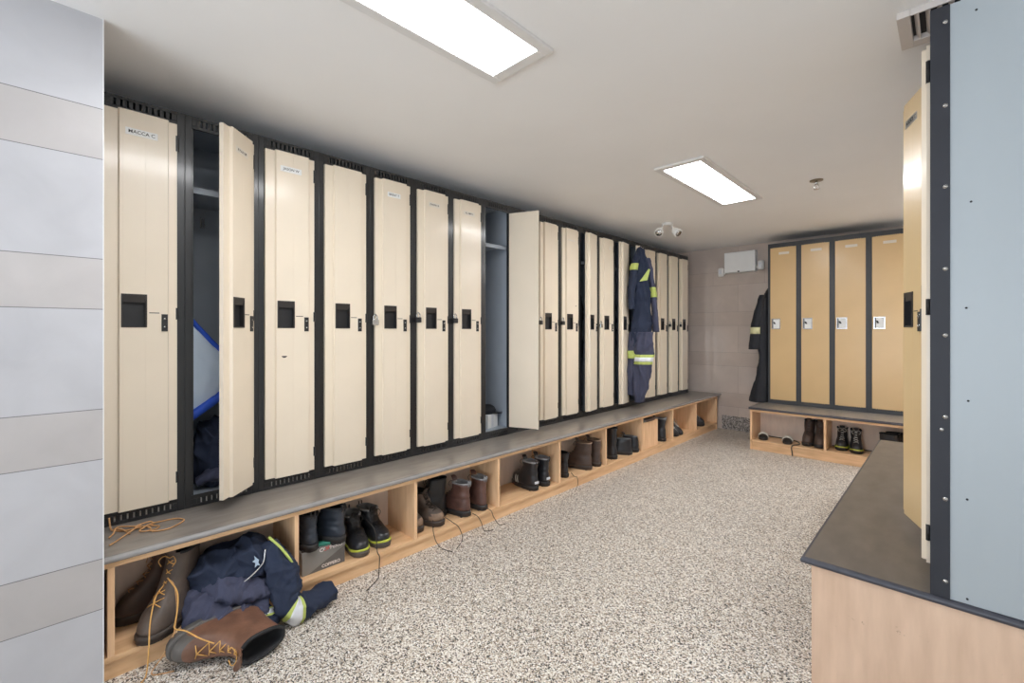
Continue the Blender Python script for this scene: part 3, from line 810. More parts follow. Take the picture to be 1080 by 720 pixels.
# cubby 2: shoe box with black boots, boots with lime soles
sb = thing('shoe_box', 'grey shoe box with slanted dark print under the pair of black boots', 'box', (-2.232, .853, F0))
BW_, BH_ = .212, .112
m = MB(); m.box(-.19, 0, 0, 0, BW_, BH_-.002); m.build('box_base', M['boxgrey'], sb, bevel=.001)
m = MB(); m.add([(.0008, .03, .002), (.0008, BW_-.002, .002), (.0008, BW_-.002, .085), (.0002, .03, .002), (.0002, BW_-.002, .002), (.0002, BW_-.002, .085)], [(0,1,2),(5,4,3),(0,3,4,1),(1,4,5,2),(2,5,3,0)]); m.build('printed_panel', M['boxdark'], sb)
m = MB(); m.box(-.193, -.002, BH_-.025, .002, BW_+.002, BH_); m.build('lid', M['boxgrey'], sb, bevel=.001)
TX = Matrix.Rotation(PI/2, 4, 'Z') @ Matrix.Rotation(PI/2, 4, 'X')
m = MB(); text_into(m, 'COPPERO', .026, Matrix.Translation((.0035, .14, BH_-.013)) @ TX, 0, .0006); m.mi = [0]*len(m.f)
for i, f in enumerate(m.f):
    if .105 < m.v[f[0]][1] < .13: m.mi[i] = 1
m.build('lid_lettering', [M['boxprint'], M['redprint']], sb)
m = MB(); text_into(m, 'COPPERO', .021, Matrix.Translation((.0025, .14, .018)) @ TX, 0, .0006); m.build('side_lettering', M['boxprint'], sb)
ZT = F0+BH_+.0005
kw = dict(W=.102, H=.175, upper='leather_navy', sole='rubber', lace='lace_white', tab='rubber', tongue=True, group='black boots on the shoe box')
shoe_heel((-2.205, .895), (-.98, .10), .27, z=ZT, label='black boot heel outwards at the left on the grey shoe box', **kw)
shoe_heel((-2.195, 1.045), (-.86, -.30), .27, z=ZT, label='black boot turned sideways at the right on the grey shoe box', **kw)
m = MB(); m.loft([[(x, y, z) for x, y, z in outline(-.06, .06, .022, zz)] for zz in (0, .012)])
tag(m.build('insole', M['green'], loc=(-2.262, .955, ZT), rot=(0, 0, 1.2)), 'green insole lying between the black boots on the shoe box', 'insole')
kw = dict(W=.108, H=.172, upper='leather_black', sole='rubber_grey', midsole='lime', lining='lining', lace='lace_dark', tab='rubber', group='boots with lime soles in the second cubby')
shoe_toe((-2.196, 1.158), (.96, -.12), .27, label='black work boot with lime sole line, next to the shoe box', foot=-1,
         loose=[([(-2.275, 1.205, .25), (-2.21, 1.222, .2), (-2.185, 1.222, .10), (-2.150, 1.215, .088), (-2.145, 1.212, .05), (-2.13, 1.20, .006), (-2.095, 1.172, .004), (-2.04, 1.085, .004)], .0025, 'lace_dark')], **kw)
shoe_toe((-2.205, 1.285), (.985, .05), .27, label='black work boot with lime sole line, right one of its pair', **kw)
# cubby 3
kw = dict(W=.108, H=.18, upper='leather_taupe', sole='rubber_brown', toecap='toe_tan', lace='lace_dark', group='toe-out brown boots in third cubby')
shoe_toe((-2.205, 1.665), (.96, .22), .28, label='worn brown boot with pale scuffed toe pointing out of the third cubby',
         loose=[([(-2.27, 1.64, .16), (-2.21, 1.60, .10), (-2.17, 1.575, .088), (-2.15, 1.58, .04), (-2.12, 1.60, .004), (-2.05, 1.62, .004)], .0022, 'lace_dark'),
                ([(-2.25, 1.69, .14), (-2.19, 1.74, .09), (-2.15, 1.75, .07), (-2.13, 1.76, .004), (-2.06, 1.66, .004)], .0022, 'lace_dark')], **kw)
shoe_toe((-2.225, 1.535), (.97, .10), .28, label='worn brown boot squeezed against the left side of the third cubby', foot=-1, **kw)
kw = dict(W=.105, H=.24, upper='leather_black', sole='rubber', lace='lace_dark', group='black boots at the back of third cubby')
shoe_heel((-2.335, 1.80), (-.5, -.95), .25, label='black boot standing behind the brown boots in the third cubby', **kw)
kw = dict(W=.104, H=.205, upper='leather_red', sole='rubber', lining='lining', lace='lace_dark', tab='lining', group='heel-out brown boots in third cubby')
shoe_heel((-2.198, 1.875), (-.97, -.08), .265, label='reddish brown boot heel outwards in the middle of the third cubby',
          loose=[([(-2.20, 1.90, .10), (-2.165, 1.91, .09), (-2.15, 1.93, .05), (-2.12, 1.93, .004), (-2.09, 1.98, .004)], .0022, 'lace_dark')], **kw)
shoe_heel((-2.195, 2.01), (-.985, .06), .265, label='reddish brown boot heel outwards at the right side of the third cubby', foot=-1,
          loose=[([(-2.20, 2.02, .10), (-2.165, 2.03, .09), (-2.15, 2.04, .05), (-2.12, 2.06, .004), (-2.10, 2.10, .004)], .0022, 'lace_dark')], **kw)
# cubby 4
kw = dict(W=.108, H=.205, upper='leather_black', sole='rubber', lining='lining', heelpatch='silver', strips='lace_white', tab='rubber', group='black boots with silver heel patch in fourth cubby')
shoe_heel((-2.195, 2.525), (-.96, .16), .275, label='black boot with white side stripes and silver heel patch, left of its pair', **kw)
kw['strips'] = None
shoe_heel((-2.195, 2.66), (-.99, .05), .275, label='black boot with silver heel patch, right of its pair in fourth cubby', foot=-1, **kw)
# cubby 5
kw = dict(W=.104, H=.225, upper='leather_dbrown', sole='rubber_brown', lining='toe_tan', lace='lace_dark', group='tall brown boots in fifth cubby')
shoe_heel((-2.195, 3.235), (-.88, -.10), .275, label='tall dark brown boot heel outwards, left of its pair in fifth cubby', **kw)
shoe_heel((-2.192, 3.365), (-.99, .04), .275, label='tall dark brown boot heel outwards, right of its pair in fifth cubby', foot=-1, **kw)
shoe_heel((-2.215, 2.925), (-.98, .10), .26, W=.095, H=.19, upper='leather_black', sole='rubber', label='black boot against the left side of the fifth cubby', foot=-1,
          loose=[([(-2.22, 2.97, .12), (-2.19, 2.98, .09), (-2.17, 2.985, .09), (-2.15, 2.97, .04), (-2.13, 2.90, .004)], .0022, 'lace_dark')])
# cubby 6
kw = dict(name='work_shoe', cat='shoe', W=.108, H=.145, upper='leather_black', sole='rubber', lining='lining', lace='lace_white', group='low black shoes in sixth cubby')
shoe_heel((-2.192, 3.915), (-.90, -.42), .27, label='low black lace-up shoe heel outwards, left of its pair in sixth cubby', **kw)
shoe_heel((-2.190, 4.035), (-.97, -.18), .27, label='low black lace-up shoe heel outwards, against the sixth cubby divider', foot=-1, **kw)
shoe_heel((-2.21, 3.66), (-.97, .10), .25, W=.105, H=.285, upper='leather_black', sole='rubber', label='tall black boot in shadow at the left of the sixth cubby')
# cubby 7
m = MB(); m.box(-.018, 0, 0, 0, .335, .268)
tag(m.build('plywood_board', M['plyv'], loc=(-2.20, 4.112, F0), bevel=.002), 'upright plywood board closing the left half of the seventh cubby', 'board')
make_shoe('work_shoe', 'dark shoe lying on top of the upright plywood board', 'shoe', (-2.222, 4.275, F0+.2685), R(90), L=.27, W=.08, H=.052, upper='rubber_grey', sole='rubber', laced=False, tongue=False) if False else None
m = MB(); m.loft([outline(-.12, .13, .036, z, heel=.8) for z in (0, .006, .022, .03)]); so = m
cap = thing('work_glove', 'dark folded glove resting on top of the upright plywood board', 'glove', (-2.215, 4.26, F0+.2685), R(90))
m.build('palm', M['leather_dbrown'], cap, subsurf=1)
m = MB(); m.loft([[(-.135+.0*i+x, y, z) for x, y, z in [(dx, .034*math.cos(a), .016+.015*math.sin(a)) for a in (2*PI*j/14 for j in range(14))]] for i, dx in enumerate((0, .02, .035))]); m.build('cuff', M['rubber_grey'], cap)
shoe_heel((-2.195, 4.625), (-.97, .05), .27, W=.108, H=.24, upper='leather_black', sole='rubber', lining='lining', tab='lining', label='tall black boot beside the upright plywood board in seventh cubby')
# cubby 8
shoe_toe((-2.195, 4.935), (.97, .05), .26, name='sneaker', cat='shoe', W=.105, H=.145, upper='leather_black', sole='rubber', lace='lace_white', label='black sneaker with white laces at left of the eighth cubby', group='white laced sneakers', strips='lace_white')
shoe_toe((-2.195, 5.055), (.97, .08), .26, name='sneaker', cat='shoe', W=.105, H=.145, upper='leather_black', sole='rubber', lace='lace_white', label='black sneaker with white laces, right of its pair in eighth cubby', group='white laced sneakers', foot=-1)
# cubby 9
shoe_toe((-2.205, 5.70), (.96, .12), .26, W=.10, H=.21, upper='leather_black', sole='rubber', lace='lace_white', label='black boot in the last cubby by the taupe wall')

# far bench footwear (floor of cubby at FL+.018)
F1 = FL+.0185
def slide(x, y, rz, lab):
    t = thing('slide_sandal', lab, 'sandal', (x, y, F1), rz, 'slide sandals in far bench')
    m = MB(); m.loft([outline(-.13, .13, .046, z, heel=.85) for z in (0, .006, .02, .024)]); m.build('footbed', M['rubber'], t)
    m = MB(); rr = []
    for (x_, e) in ((.0, 0), (.03, .006), (.06, .006), (.085, 0)):
        ring = [(x_, .050*math.cos(a), .02+(.048+e)*math.sin(a)) for a in (PI*i/10 for i in range(11))]
        inner = [(x_, .045*math.cos(a), .02+(.043+e)*math.sin(a)) for a in (PI*i/10 for i in range(10, -1, -1))]
        rr.append(ring+inner)
    m.loft(rr); m.build('strap', M['lace_white'], t)
    return t
slide(-1.475, 5.452, R(-75), 'black slide sandal with white strap, at the left end of far bench')
slide(-1.235, 5.428, R(-80), 'black slide sandal with white strap, beside the cable in far bench')
kw = dict(W=.108, H=.24, upper='leather_dbrown', sole='rubber', lace='lace_dark', z=F1, group='tall boots in far bench')
shoe_toe((-1.045, 5.345), (.05, -1), .28, label='tall dark boot toe outwards beside the cable in the far bench', foot=-1, **kw)
shoe_toe((-.945, 5.320), (.10, -1), .28, label='tall dark boot toe outwards against the far bench divider', **kw)
kw = dict(W=.108, H=.20, upper='leather_black', sole='rubber', midsole='lime', lace='lace_white', z=F1, group='lime soled boots in far bench')
shoe_toe((-.765, 5.375), (.08, -1), .27, label='black boot with lime sole right of the far bench divider', foot=-1, **kw)
shoe_toe((-.650, 5.335), (.14, -1), .27, label='black boot with lime sole and pale laces, right of its pair in far bench', **kw)
kw = dict(W=.112, H=.215, upper='leather_black', sole='rubber', z=F1, group='boots behind the right bench')
shoe_toe((-.20, 5.385), (1, -.12), .29, label='black boot half hidden behind the right bench top, left of its pair', foot=-1, **kw)
shoe_toe((.06, 5.40), (1, .05), .28, label='black boot half hidden behind the right bench top, partly behind the ajar door', **kw) if False else None
shoe_toe((-.17, 5.50), (1, .04), .28, label='black boot half hidden behind the right bench top, right of its pair', **kw)
m = MB(); m.tube(smooth_path([(-1.50, 5.565, F1+.004), (-1.3, 5.555, F1+.004), (-1.17, 5.50, F1+.004), (-1.12, 5.38, F1+.004), (-1.155, 5.284, F1+.005), (-1.165, 5.262, F1-.02), (-1.16, 5.264, .04), (-1.155, 5.255, .006)]), .005, 8)
tag(m.build('cable', M['darkplastic']), 'black cable running through the far bench cubby and down its front', 'cable')
m = MB(); m.tube(smooth_path([(-.87, 5.55, F1+.004), (-.6, 5.56, F1+.004), (-.24, 5.55, F1+.004)]), .005, 8)
tag(m.build('cable', M['darkplastic']), 'black cable along the back of the far bench behind the lime soled boots', 'cable')

# ------------------------------------------------------------------ laces on the bench
m = MB(); z = ZB+.004
pth = [(-2.478, .178, .50), (-2.470, .180, .475), (-2.445, .182, z+.004), (-2.425, .195, z), (-2.40, .23, z), (-2.385, .27, z+.004), (-2.405, .31, z), (-2.425, .30, z+.006), (-2.40, .25, z+.006), (-2.39, .30, z), (-2.355, .325, z),
       (-2.33, .30, z), (-2.345, .26, z+.004), (-2.385, .30, z+.008), (-2.41, .345, z), (-2.40, .39, z), (-2.36, .41, z), (-2.325, .385, z), (-2.30, .345, z), (-2.315, .30, z), (-2.36, .29, z+.007), (-2.42, .24, z+.006), (-2.44, .20, z+.008), (-2.40, .185, z), (-2.365, .17, z)]
m.tube(smooth_path(pth, 6), .0032, 6)
m.tube(smooth_path([(-2.44, .19, z+.006), (-2.40, .215, z+.006), (-2.35, .23, z)], 4), .0032, 6)
m.tube(smooth_path([(-2.40, .27, z+.01), (-2.36, .235, z+.006), (-2.31, .19, z), (-2.28, .165, z)], 4), .003, 6)
tag(m.build('boot_lace', M['lace_tan']), 'tangled tan boot lace on the bench top below MACCA C locker', 'lace')

# ------------------------------------------------------------------ clothing
def ridge(v): return (1-min(1, abs(noise.noise(v))*1.9))**2
def fold(p, s=1, seed=0, amp=.012):
    """cloth crumple: soft swell, sharp creases in warped directions, fine puckers"""
    v = Vector(p)*s + Vector((seed, seed*.7, seed*1.3))
    w = v + .09*Vector((noise.noise(v*5), noise.noise(v*5+Vector((9, 1, 3))), noise.noise(v*5+Vector((2, 8, 6)))))
    a = noise.noise(v*6); b = ridge(w*9); c = ridge(w*17+Vector((4, 4, 4))); d = noise.noise(w*40)
    return amp*(a*.9 + (b-.4)*1.25 + (c-.4)*.55 + d*.12)

def blob(mb, c, r, seed, amp=.018, n=120, k=76, rot=0, flat=None, mi=0, pw=.9):
    """crumpled bundle of cloth: a rounded block with ridged folds"""
    rings = []
    cr, sr = math.cos(rot), math.sin(rot)
    for i in range(k+1):
        ph = -PI/2 + PI*i/k; ring = []
        for j in range(n):
            th = 2*PI*j/n
            d = Vector((math.copysign(abs(math.cos(ph)*math.cos(th))**pw, math.cos(th)), math.copysign(abs(math.cos(ph)*math.sin(th))**pw, math.sin(th)), math.copysign(abs(math.sin(ph))**pw, math.sin(ph))))
            x, y, zz = d.x*r[0], d.y*r[1], d.z*r[2]
            p = Vector((c[0]+x*cr-y*sr, c[1]+x*sr+y*cr, c[2]+zz))
            p += d.normalized()*fold(p, 1, seed, amp)
            if flat is not None and p.z < flat: p.z = flat + (p.z-flat)*.02
            ring.append(tuple(p))
        rings.append(ring)
    mb.loft(rings, mi)
    return mb

def sleeve(mb, path, radii, seed, amp=.008, n=56, flat=.6, mi=0, zmin=None, hollow=False, lat=None):
    """soft flattened tube along a path with crumple"""
    P = smooth_path(path, 16); N = len(P); rings = []
    for i, p in enumerate(P):
        d = (P[min(i+1, N-1)]-P[max(i-1, 0)]).normalized()
        u = Vector((0, 0, 1)); s = d.cross(u)
        if lat is not None: s = Vector(lat) - d*Vector(lat).dot(d)
        if s.length < .05: s = Vector((1, 0, 0)).cross(d)
        s.normalize(); w = s.cross(d).normalized()
        f = i/(N-1)*(len(radii)-1); a = min(int(f), len(radii)-2); g = f-a
        ra = radii[a]*(1-g)+radii[a+1]*g
        ring = []
        for j in range(n):
            t = 2*PI*j/n
            o = s*math.cos(t)*ra + w*math.sin(t)*ra*flat
            q = p+o; q = q + o.normalized()*fold(q, 1.4, seed, amp)
            if zmin is not None and q.z < zmin: q.z = zmin
            ring.append(tuple(q))
        rings.append(ring)
    if hollow:   # open cuff: turn the last ring back inside
        e = rings[-1]; c = sum((Vector(x) for x in e), Vector())/n
        rings.append([tuple(c+(Vector(x)-c)*.86) for x in e])
        dd = (P[-1]-P[-3]).normalized()*.05
        rings.append([tuple(c-dd+(Vector(x)-c)*.8) for x in e])
    mb.loft(rings, mi); return rings

def band_from(rings, a, b, off, mats_mid=None):
    """a reflective band wrapped on ring rows a..b of a sleeve"""
    mb = MB(); out = []
    for k in range(a, b+1):
        c = sum((Vector(x) for x in rings[k]), Vector())/len(rings[k])
        out.append([tuple(Vector(x)+(Vector(x)-c).normalized()*off) for x in rings[k]])
    inn = [[tuple(Vector(x)-(Vector(x)-sum((Vector(y) for y in r), Vector())/len(r)).normalized()*off*.7) for x in r] for r in out]
    mb.loft([inn[0]] + out + [inn[-1]], cap0=False, cap1=False)
    return mb

# heap spilling from the nearest cubby
hp = thing('coveralls', 'crumpled navy coveralls with lime and silver bands spilling from the nearest cubby', 'coveralls')
m = MB(); blob(m, (-2.315, .565, .195), (.125, .16, .118), 2.3, .022, flat=F0+.002); m.build('torso', M['navy'], hp)
m = MB(); blob(m, (-2.275, .645, .225), (.10, .095, .105), 6.1, .02, flat=F0+.002, rot=.5); m.build('collar_fold', M['navy'], hp)
m = MB(); r1 = sleeve(m, [(-2.29, .45, .12), (-2.245, .45, .125), (-2.20, .465, .105), (-2.155, .50, .085), (-2.13, .58, .07), (-2.11, .66, .055)], [.075, .085, .09, .075, .065, .05], 4.4, .017, flat=.8, zmin=.003); m.build('trouser_leg', M['navy_grey'], hp)
m = MB(); r2 = sleeve(m, [(-2.27, .49, .19), (-2.21, .53, .18), (-2.175, .59, .15), (-2.16, .65, .14), (-2.14, .70, .125)], [.06, .075, .075, .065, .045], 9.2, .014, flat=.6, zmin=.003); m.build('trouser_leg', M['navy_grey'], hp)
m = MB(); r3 = sleeve(m, [(-2.26, .68, .265), (-2.215, .715, .275), (-2.165, .73, .225), (-2.125, .735, .16), (-2.09, .73, .095), (-2.06, .75, .055), (-2.065, .84, .05), (-2.085, .925, .06)], [.035, .052, .058, .062, .06, .058, .056, .052], 1.7, .011, flat=.78, zmin=.003, hollow=True); m.build('sleeve', M['navy'], hp)
NB = 16
m = band_from(r3, int(4.75*NB), int(5.42*NB), .004); m.build('reflective_band', M['hivis'], hp)
m = band_from(r3, int(4.9*NB), int(5.27*NB), .0065); m.build('reflective_tape', M['silver'], hp)
m = MB(); r4 = sleeve(m, [(-2.20, .60, .09), (-2.14, .62, .07), (-2.085, .64, .05), (-2.035, .655, .04)], [.05, .056, .052, .04], 3.1, .008, flat=.6, zmin=.003); m.build('sleeve', M['navy'], hp)
m = band_from(r4, int(1.75*NB), int(2.5*NB), .004); m.build('reflective_band', M['hivis'], hp)
m = band_from(r4, int(1.92*NB), int(2.33*NB), .0065); m.build('reflective_tape', M['silver'], hp)
m = MB(); m.tube(smooth_path([(-2.165, .56, .185), (-2.155, .61, .215), (-2.165, .66, .25), (-2.18, .675, .30)], 6), .004, 6); m.build('zip', M['steel'], hp)
m = MB(); m.tube(smooth_path([(-2.215, .70, .335), (-2.165, .735, .29), (-2.135, .765, .235), (-2.13, .78, .19)], 6), .006, 6); m.build('piping', M['hivis'], hp)
bd = [(0, .02), (.012, .012), (.03, .02), (.022, .004), (.03, -.016), (.008, -.006), (-.004, -.022), (-.01, -.004), (-.032, -.004), (-.014, .008)]
m = MB(); m.loft([[(x, y, z) for x, y in [(p*.8, q*.6) for p, q in bd]] for z in (0, .006)], smooth=False); m.build('badge', M['badge'], hp, loc=(-2.172, .635, .265), rot=(R(25), R(62), R(10)))

# coveralls hanging from the ajar door; lateral axis faces the room
hc = thing('coveralls', 'navy coveralls with lime bands hanging from an ajar locker door', 'coveralls', (-2.352, 4.392, 0))
LAT = Vector((.76, .65, 0)); NRM = Vector((.65, -.76, 0))
PXM = .00995
def hpos(u, v, dep=0): return LAT*((u-677)*PXM) + Vector((0, 0, CZ+(349.5-v)*PXM)) + NRM*dep
HS = 10
def hang(rows, seed, n=64, thick=.06, amp=.012, dep=0):
    rings = []
    P = rows; fine = []
    for i in range(len(P)-1):
        for k in range(HS):
            t = k/HS; fine.append(tuple(P[i][j]*(1-t)+P[i+1][j]*t for j in range(4)))
    fine.append(P[-1])
    for (v, a, b, th) in fine:
        ring = []
        for j in range(n):
            t = 2*PI*j/n; u = (a+b)/2 + (b-a)/2*math.cos(t)
            p = hpos(u, v, dep + th*math.sin(t)); w = (LAT*math.cos(t)+NRM*math.sin(t))
            p += w*(fold((p.x, p.y, p.z*.35), 1.5, seed, amp))
            ring.append(tuple(p))
        rings.append(ring)
    return rings
body = [(259.5, 673, 676, .010), (262, 671.5, 678, .025), (268, 669.5, 681, .045), (276, 668, 684, .055), (286, 667.5, 685.5, .065), (298, 668, 686, .07), (310, 668.5, 686.5, .07), (318, 667.8, 685.5, .06),
        (330, 666, 687, .07), (345, 664.5, 687.8, .075), (358, 664, 687.5, .07), (366, 665, 686, .05)]
rb_ = hang(body, 3.3, amp=.016); m = MB(); m.loft(rb_); m.build('body', M['navy'], hc)
la = [(350, 664.5, 676, .05), (362, 663.5, 673.5, .055), (375, 663, 671.5, .055), (390, 662.5, 670.5, .055), (404, 662.5, 669.5, .05), (417, 663.2, 669, .045)]
lb_ = [(350, 669, 688, .05), (362, 668.8, 688.3, .065), (375, 669, 687.5, .065), (390, 668.6, 685.5, .06), (404, 667.5, 683.2, .06), (415, 667, 680.5, .055), (424, 668.5, 676.8, .045)]
rla = hang(la, 1.3, amp=.012, dep=-.02); m = MB(); m.loft(rla); m.build('trouser_leg', M['navy_grey'], hc)
rlb = hang(lb_, 6.3, amp=.016, dep=.035); m = MB(); m.loft(rlb); m.build('trouser_leg', M['navy_grey'], hc)
sl = [(270, 668, 674, .03), (280, 664.5, 672, .045), (292, 663, 670.5, .05), (305, 661.8, 669, .05), (318, 661, 668, .05), (326, 662, 667.5, .045)]
rs = hang(sl, 5.5, dep=.05, amp=.008); m = MB(); m.loft(rs); m.build('sleeve', M['navy'], hc)
sr_ = [(272, 680, 685, .03), (285, 682, 688, .045), (300, 684.5, 690, .05), (315, 686, 692, .05), (332, 687.5, 693.5, .05), (350, 688.5, 694.8, .045)]
rr_ = hang(sr_, 8.5, dep=.02, amp=.008); m = MB(); m.loft(rr_); m.build('sleeve', M['navy_grey'], hc)
m = band_from(rs, 8, 14, .004); m.build('reflective_band', M['hivis'], hc)
m = band_from(rr_, 22, 29, .004); m.build('reflective_band', M['hivis'], hc)
def tilt(rings, k0, k1, off, dz):
    mb = band_from(rings, k0, k1, off)
    return mb
m = tilt(rla, 16, 22, .004, 0); m.build('reflective_band', M['hivis'], hc)
m = tilt(rlb, 19, 26, .004, 0); m.build('reflective_band', M['hivis'], hc)
m = tilt(rlb, 21, 24, .0065, 0); m.build('reflective_tape', M['silver'], hc)
m = MB(); q = [hpos(673, 297, .075), hpos(680.5, 296, .085), hpos(683.5, 285, .085), hpos(682, 284, .085)]
m.add([tuple(x) for x in q]+[tuple(x+NRM*.006) for x in q], [(3,2,1,0),(4,5,6,7),(0,1,5,4),(1,2,6,5),(2,3,7,6),(3,0,4,7)]); m.build('chest_band', M['hivis'], hc)
m = MB(); m.tube(smooth_path([hpos(675, 263), hpos(676, 258.5, -.02), hpos(678, 257.5, -.06), hpos(679, 260, -.075)], 5), .005, 6); m.build('hanging_loop', M['navy'], hc)

# black coveralls hanging on the side of the far lockers
bc = thing('coveralls', 'black coveralls with a lime band hanging at the side of the far lockers', 'coveralls', (-1.51, 5.79, 0))
def side(rows, seed, n=56, amp=.01, cy=0):
    fine = []
    for i in range(len(rows)-1):
        for k in range(4):
            t = k/4; fine.append(tuple(rows[i][j]*(1-t)+rows[i+1][j]*t for j in range(4)))
    fine.append(rows[-1]); rings = []
    for (z, x0, x1, w) in fine:
        ring = []
        for j in range(n):
            t = 2*PI*j/n; p = Vector(((x0+x1)/2+(x1-x0)/2*math.cos(t), cy+w*math.sin(t), z))
            p += Vector((min(0, math.cos(t)), math.sin(t), 0))*fold((p.x, p.y, p.z*.4), 1.5, seed, amp)
            p.x = min(p.x, .004); ring.append(tuple(p))
        rings.append(ring)
    return rings
rows = [(1.76, -.012, .0, .012), (1.70, -.045, .0, .05), (1.60, -.075, .0, .10), (1.45, -.10, .0, .13), (1.25, -.115, .0, .14), (1.10, -.11, .0, .13), (1.0, -.095, .0, .12), (.85, -.105, .0, .13), (.7, -.125, .0, .14), (.58, -.165, .0, .15), (.50, -.185, .0, .15), (.456, -.19, .0, .15)]
rbk = side(rows, 2.2); m = MB(); m.loft(rbk); m.build('body', M['black_cloth'], bc)
rows = [(1.68, -.06, -.01, .03), (1.5, -.11, -.03, .05), (1.35, -.145, -.05, .055), (1.2, -.165, -.06, .055), (1.06, -.175, -.065, .055)]
rsl = side(rows, 7.2, cy=-.12, amp=.007); m = MB(); m.loft(rsl); m.build('sleeve', M['black_cloth'], bc)
m = band_from(rsl, 9, 11, .005); m.build('reflective_band', M['faded'], bc)
m = MB(); m.cyl((-.02, -.02, 1.66), (-.065, -.06, 1.66), .008, 10); m.build('hook', M['white'], bc)

# ------------------------------------------------------------------ inside the open lockers
def inner(k, x, y, z): return (XL-y, Y0+.305*(k-1)+x, ZB+z)     # locker coordinates to the room
bg = thing('bag', 'light blue bag with royal blue trim hanging in the open locker', 'bag')
def sheet(pts, th, mname, name, sub=2, seed=1.0):
    """soft pillow panel between four corners (locker coordinates x, y, z)"""
    n = 14; a, b, c, d = [Vector(inner(2, *p)) for p in pts]; nr = (b-a).cross(d-a).normalized()
    m = MB(); fr, bk = [], []
    for i in range(n+1):
        for j in range(n+1):
            u, v = i/n, j/n
            p = (a*(1-u)+b*u)*(1-v)+(d*(1-u)+c*u)*v
            h = th*(math.sin(PI*u)*math.sin(PI*v))**.45
            w = fold(p, 1.2, seed, .008)*min(1, 6*min(u, 1-u, v, 1-v)+.2)
            fr.append(tuple(p+nr*(h+w))); bk.append(tuple(p-nr*(h-w)))
    N_ = (n+1)**2; fs = []
    for i in range(n):
        for j in range(n):
            q = (i*(n+1)+j, (i+1)*(n+1)+j, (i+1)*(n+1)+j+1, i*(n+1)+j+1); fs.append(q); fs.append(tuple(x+N_ for x in q[::-1]))
    edge = [j for j in range(n+1)] + [i*(n+1)+n for i in range(1, n+1)] + [n*(n+1)+j for j in range(n-1, -1, -1)] + [i*(n+1) for i in range(n-1, 0, -1)]
    for i in range(len(edge)): p, q = edge[i], edge[(i+1) % len(edge)]; fs.append((p, q, q+N_, p+N_))
    m.add(fr+bk, fs, 0, True); return m.build(name, M[mname], bg)
sheet([(.028, .06, .40), (.245, .16, .55), (.195, .13, .68), (.028, .05, .86)], .015, 'bagblue', 'panel')
def trim(p, q, r): 
    m = MB(); m.tube(smooth_path([inner(2, *x) for x in (p, tuple((Vector(p)+Vector(q))/2+Vector((0, -.004, -.004))), q)], 6), r, 8); m.build('trim', M['trimblue'], bg)
trim((.028, .05, .41), (.245, .155, .545), .022); trim((.028, .05, .87), (.20, .13, .68), .012); trim((.20, .13, .68), (.247, .16, .55), .012)
cl = thing('clothes', 'crumpled navy clothes at the bottom of the open locker with the bag', 'clothes')
m = MB(); blob(m, inner(2, .155, .20, .19), (.15, .105, .17), 5.7, .024, flat=ZB+.052); m.build('bundle', M['navy'], cl)
m = MB(); sleeve(m, [inner(2, .06, .08, .09), inner(2, .13, .06, .12), inner(2, .22, .08, .10)], [.035, .05, .04], 2.9, .01, zmin=ZB+.052); m.build('cuff', M['navy_grey'], cl)
# box and cap in the wide open locker
bx_ = thing('carton', 'small pale carton standing at the bottom of the wide open locker', 'box', inner(8, .19, .16, .0505), R(12))
m = MB(); m.box(-.06, -.075, 0, .06, .06, .105); m.build('carton_body', M['greywhite'], bx_, bevel=.002)
m = MB(); m.box(.0605, -.03, .0, .0615, .0, .104); m.build('tape', M['silver'], bx_)
cp = thing('cap', 'black peaked cap on the carton in the wide open locker', 'cap', inner(8, .19, .16, .157), R(70))
m = MB(); m.loft([[(.07*math.cos(t)*s, .06*math.sin(t)*s, z) for t in (2*PI*i/20 for i in range(20))] for z, s in ((0, 1), (.03, 1.0), (.055, .8), (.068, .45), (.072, .1))]); m.build('crown', M['black_cloth'], cp)
m = MB(); m.loft([[(.04+.09*math.cos(t), .058*math.sin(t), z-.004*math.cos(t)) for t in (2*PI*i/20 for i in range(20))] for z in (.0, .006)]); m.build('peak', M['leather_black'], cp)
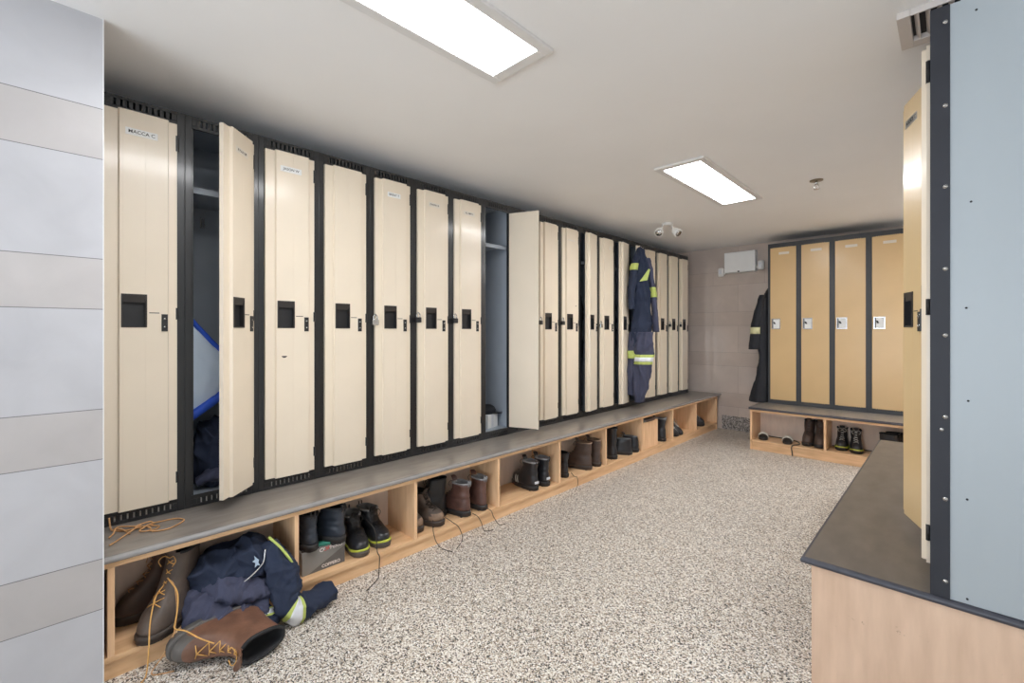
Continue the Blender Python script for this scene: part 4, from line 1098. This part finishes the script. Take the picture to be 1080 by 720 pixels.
# dark garments in the ajar lockers
def garment(k, lab, m_, seed, z0=.55, z1=1.40):
    t = thing('jacket', lab, 'jacket')
    rings = []
    for i in range(29):
        f = i/28; z = z1+(z0-z1)*f; w = .03+.10*min(1, f*3.2); d = .025+.075*min(1, f*2.5); ring = []
        for j in range(24):
            a = 2*PI*j/24; p = Vector(inner(k, .15+w*math.cos(a), .2+d*math.sin(a), z)); c = Vector(inner(k, .15, .2, z))
            p += (p-c).normalized()*fold((p.x, p.y, p.z*.4), 1.6, seed, .012); ring.append(tuple(p))
        rings.append(ring)
    m = MB(); m.loft(rings); m.build('body', M[m_], t)
    m = MB(); m.tube(smooth_path([inner(k, .15, .22, 1.39), inner(k, .15, .30, 1.41), inner(k, .15, .365, 1.385)], 5), .004, 6); m.build('hanging_loop', M[m_], t)
garment(12, 'dark jacket hanging in the ajar locker left of the square sticker one', 'black_cloth', 1.1)
garment(14, 'dark jacket hanging in the ajar locker left of the coveralls', 'navy', 4.1)

# ------------------------------------------------------------------ light
w = bpy.data.worlds.new('world'); bpy.context.scene.world = w; w.use_nodes = True
w.node_tree.nodes['Background'].inputs['Color'].default_value = (.75, .86, 1, 1); w.node_tree.nodes['Background'].inputs['Strength'].default_value = 1.0
a = bpy.data.lights.new('added_daylight', 'AREA'); a.shape = 'RECTANGLE'; a.size = OX1-OX0; a.size_y = OZ1-OZ0; a.energy = 45; a.spread = R(110); a.color = (.86, .93, 1)
ao = bpy.data.objects.new('added_daylight', a); C.objects.link(ao); ao.location = ((OX0+OX1)/2, NY0-.9, .6); ao.rotation_euler = (PI/2+R(24), 0, R(8))  # lamp added outside the unseen opening, tilted up to brighten the ceiling
for x, y, lab in ((.72, 5.3, 'added unseen ceiling light just round the corner beyond the right lockers'), (1.75, 5.3, 'added unseen ceiling light deep in the annex beyond the right lockers')):  # fittings added out of view to brighten the far end
    o = dup(tr); o.location = (x, y, ZC-.0005); tag(o, lab, 'ceiling light', 'recessed ceiling lights')

sc = bpy.context.scene
sc.view_settings.view_transform = 'Standard'; sc.view_settings.look = 'None'; sc.view_settings.gamma = 1; sc.view_settings.use_curve_mapping = False
sc.view_settings.exposure = 0.5
sc.cycles.max_bounces = 14; sc.cycles.diffuse_bounces = 12; sc.cycles.use_denoising = True
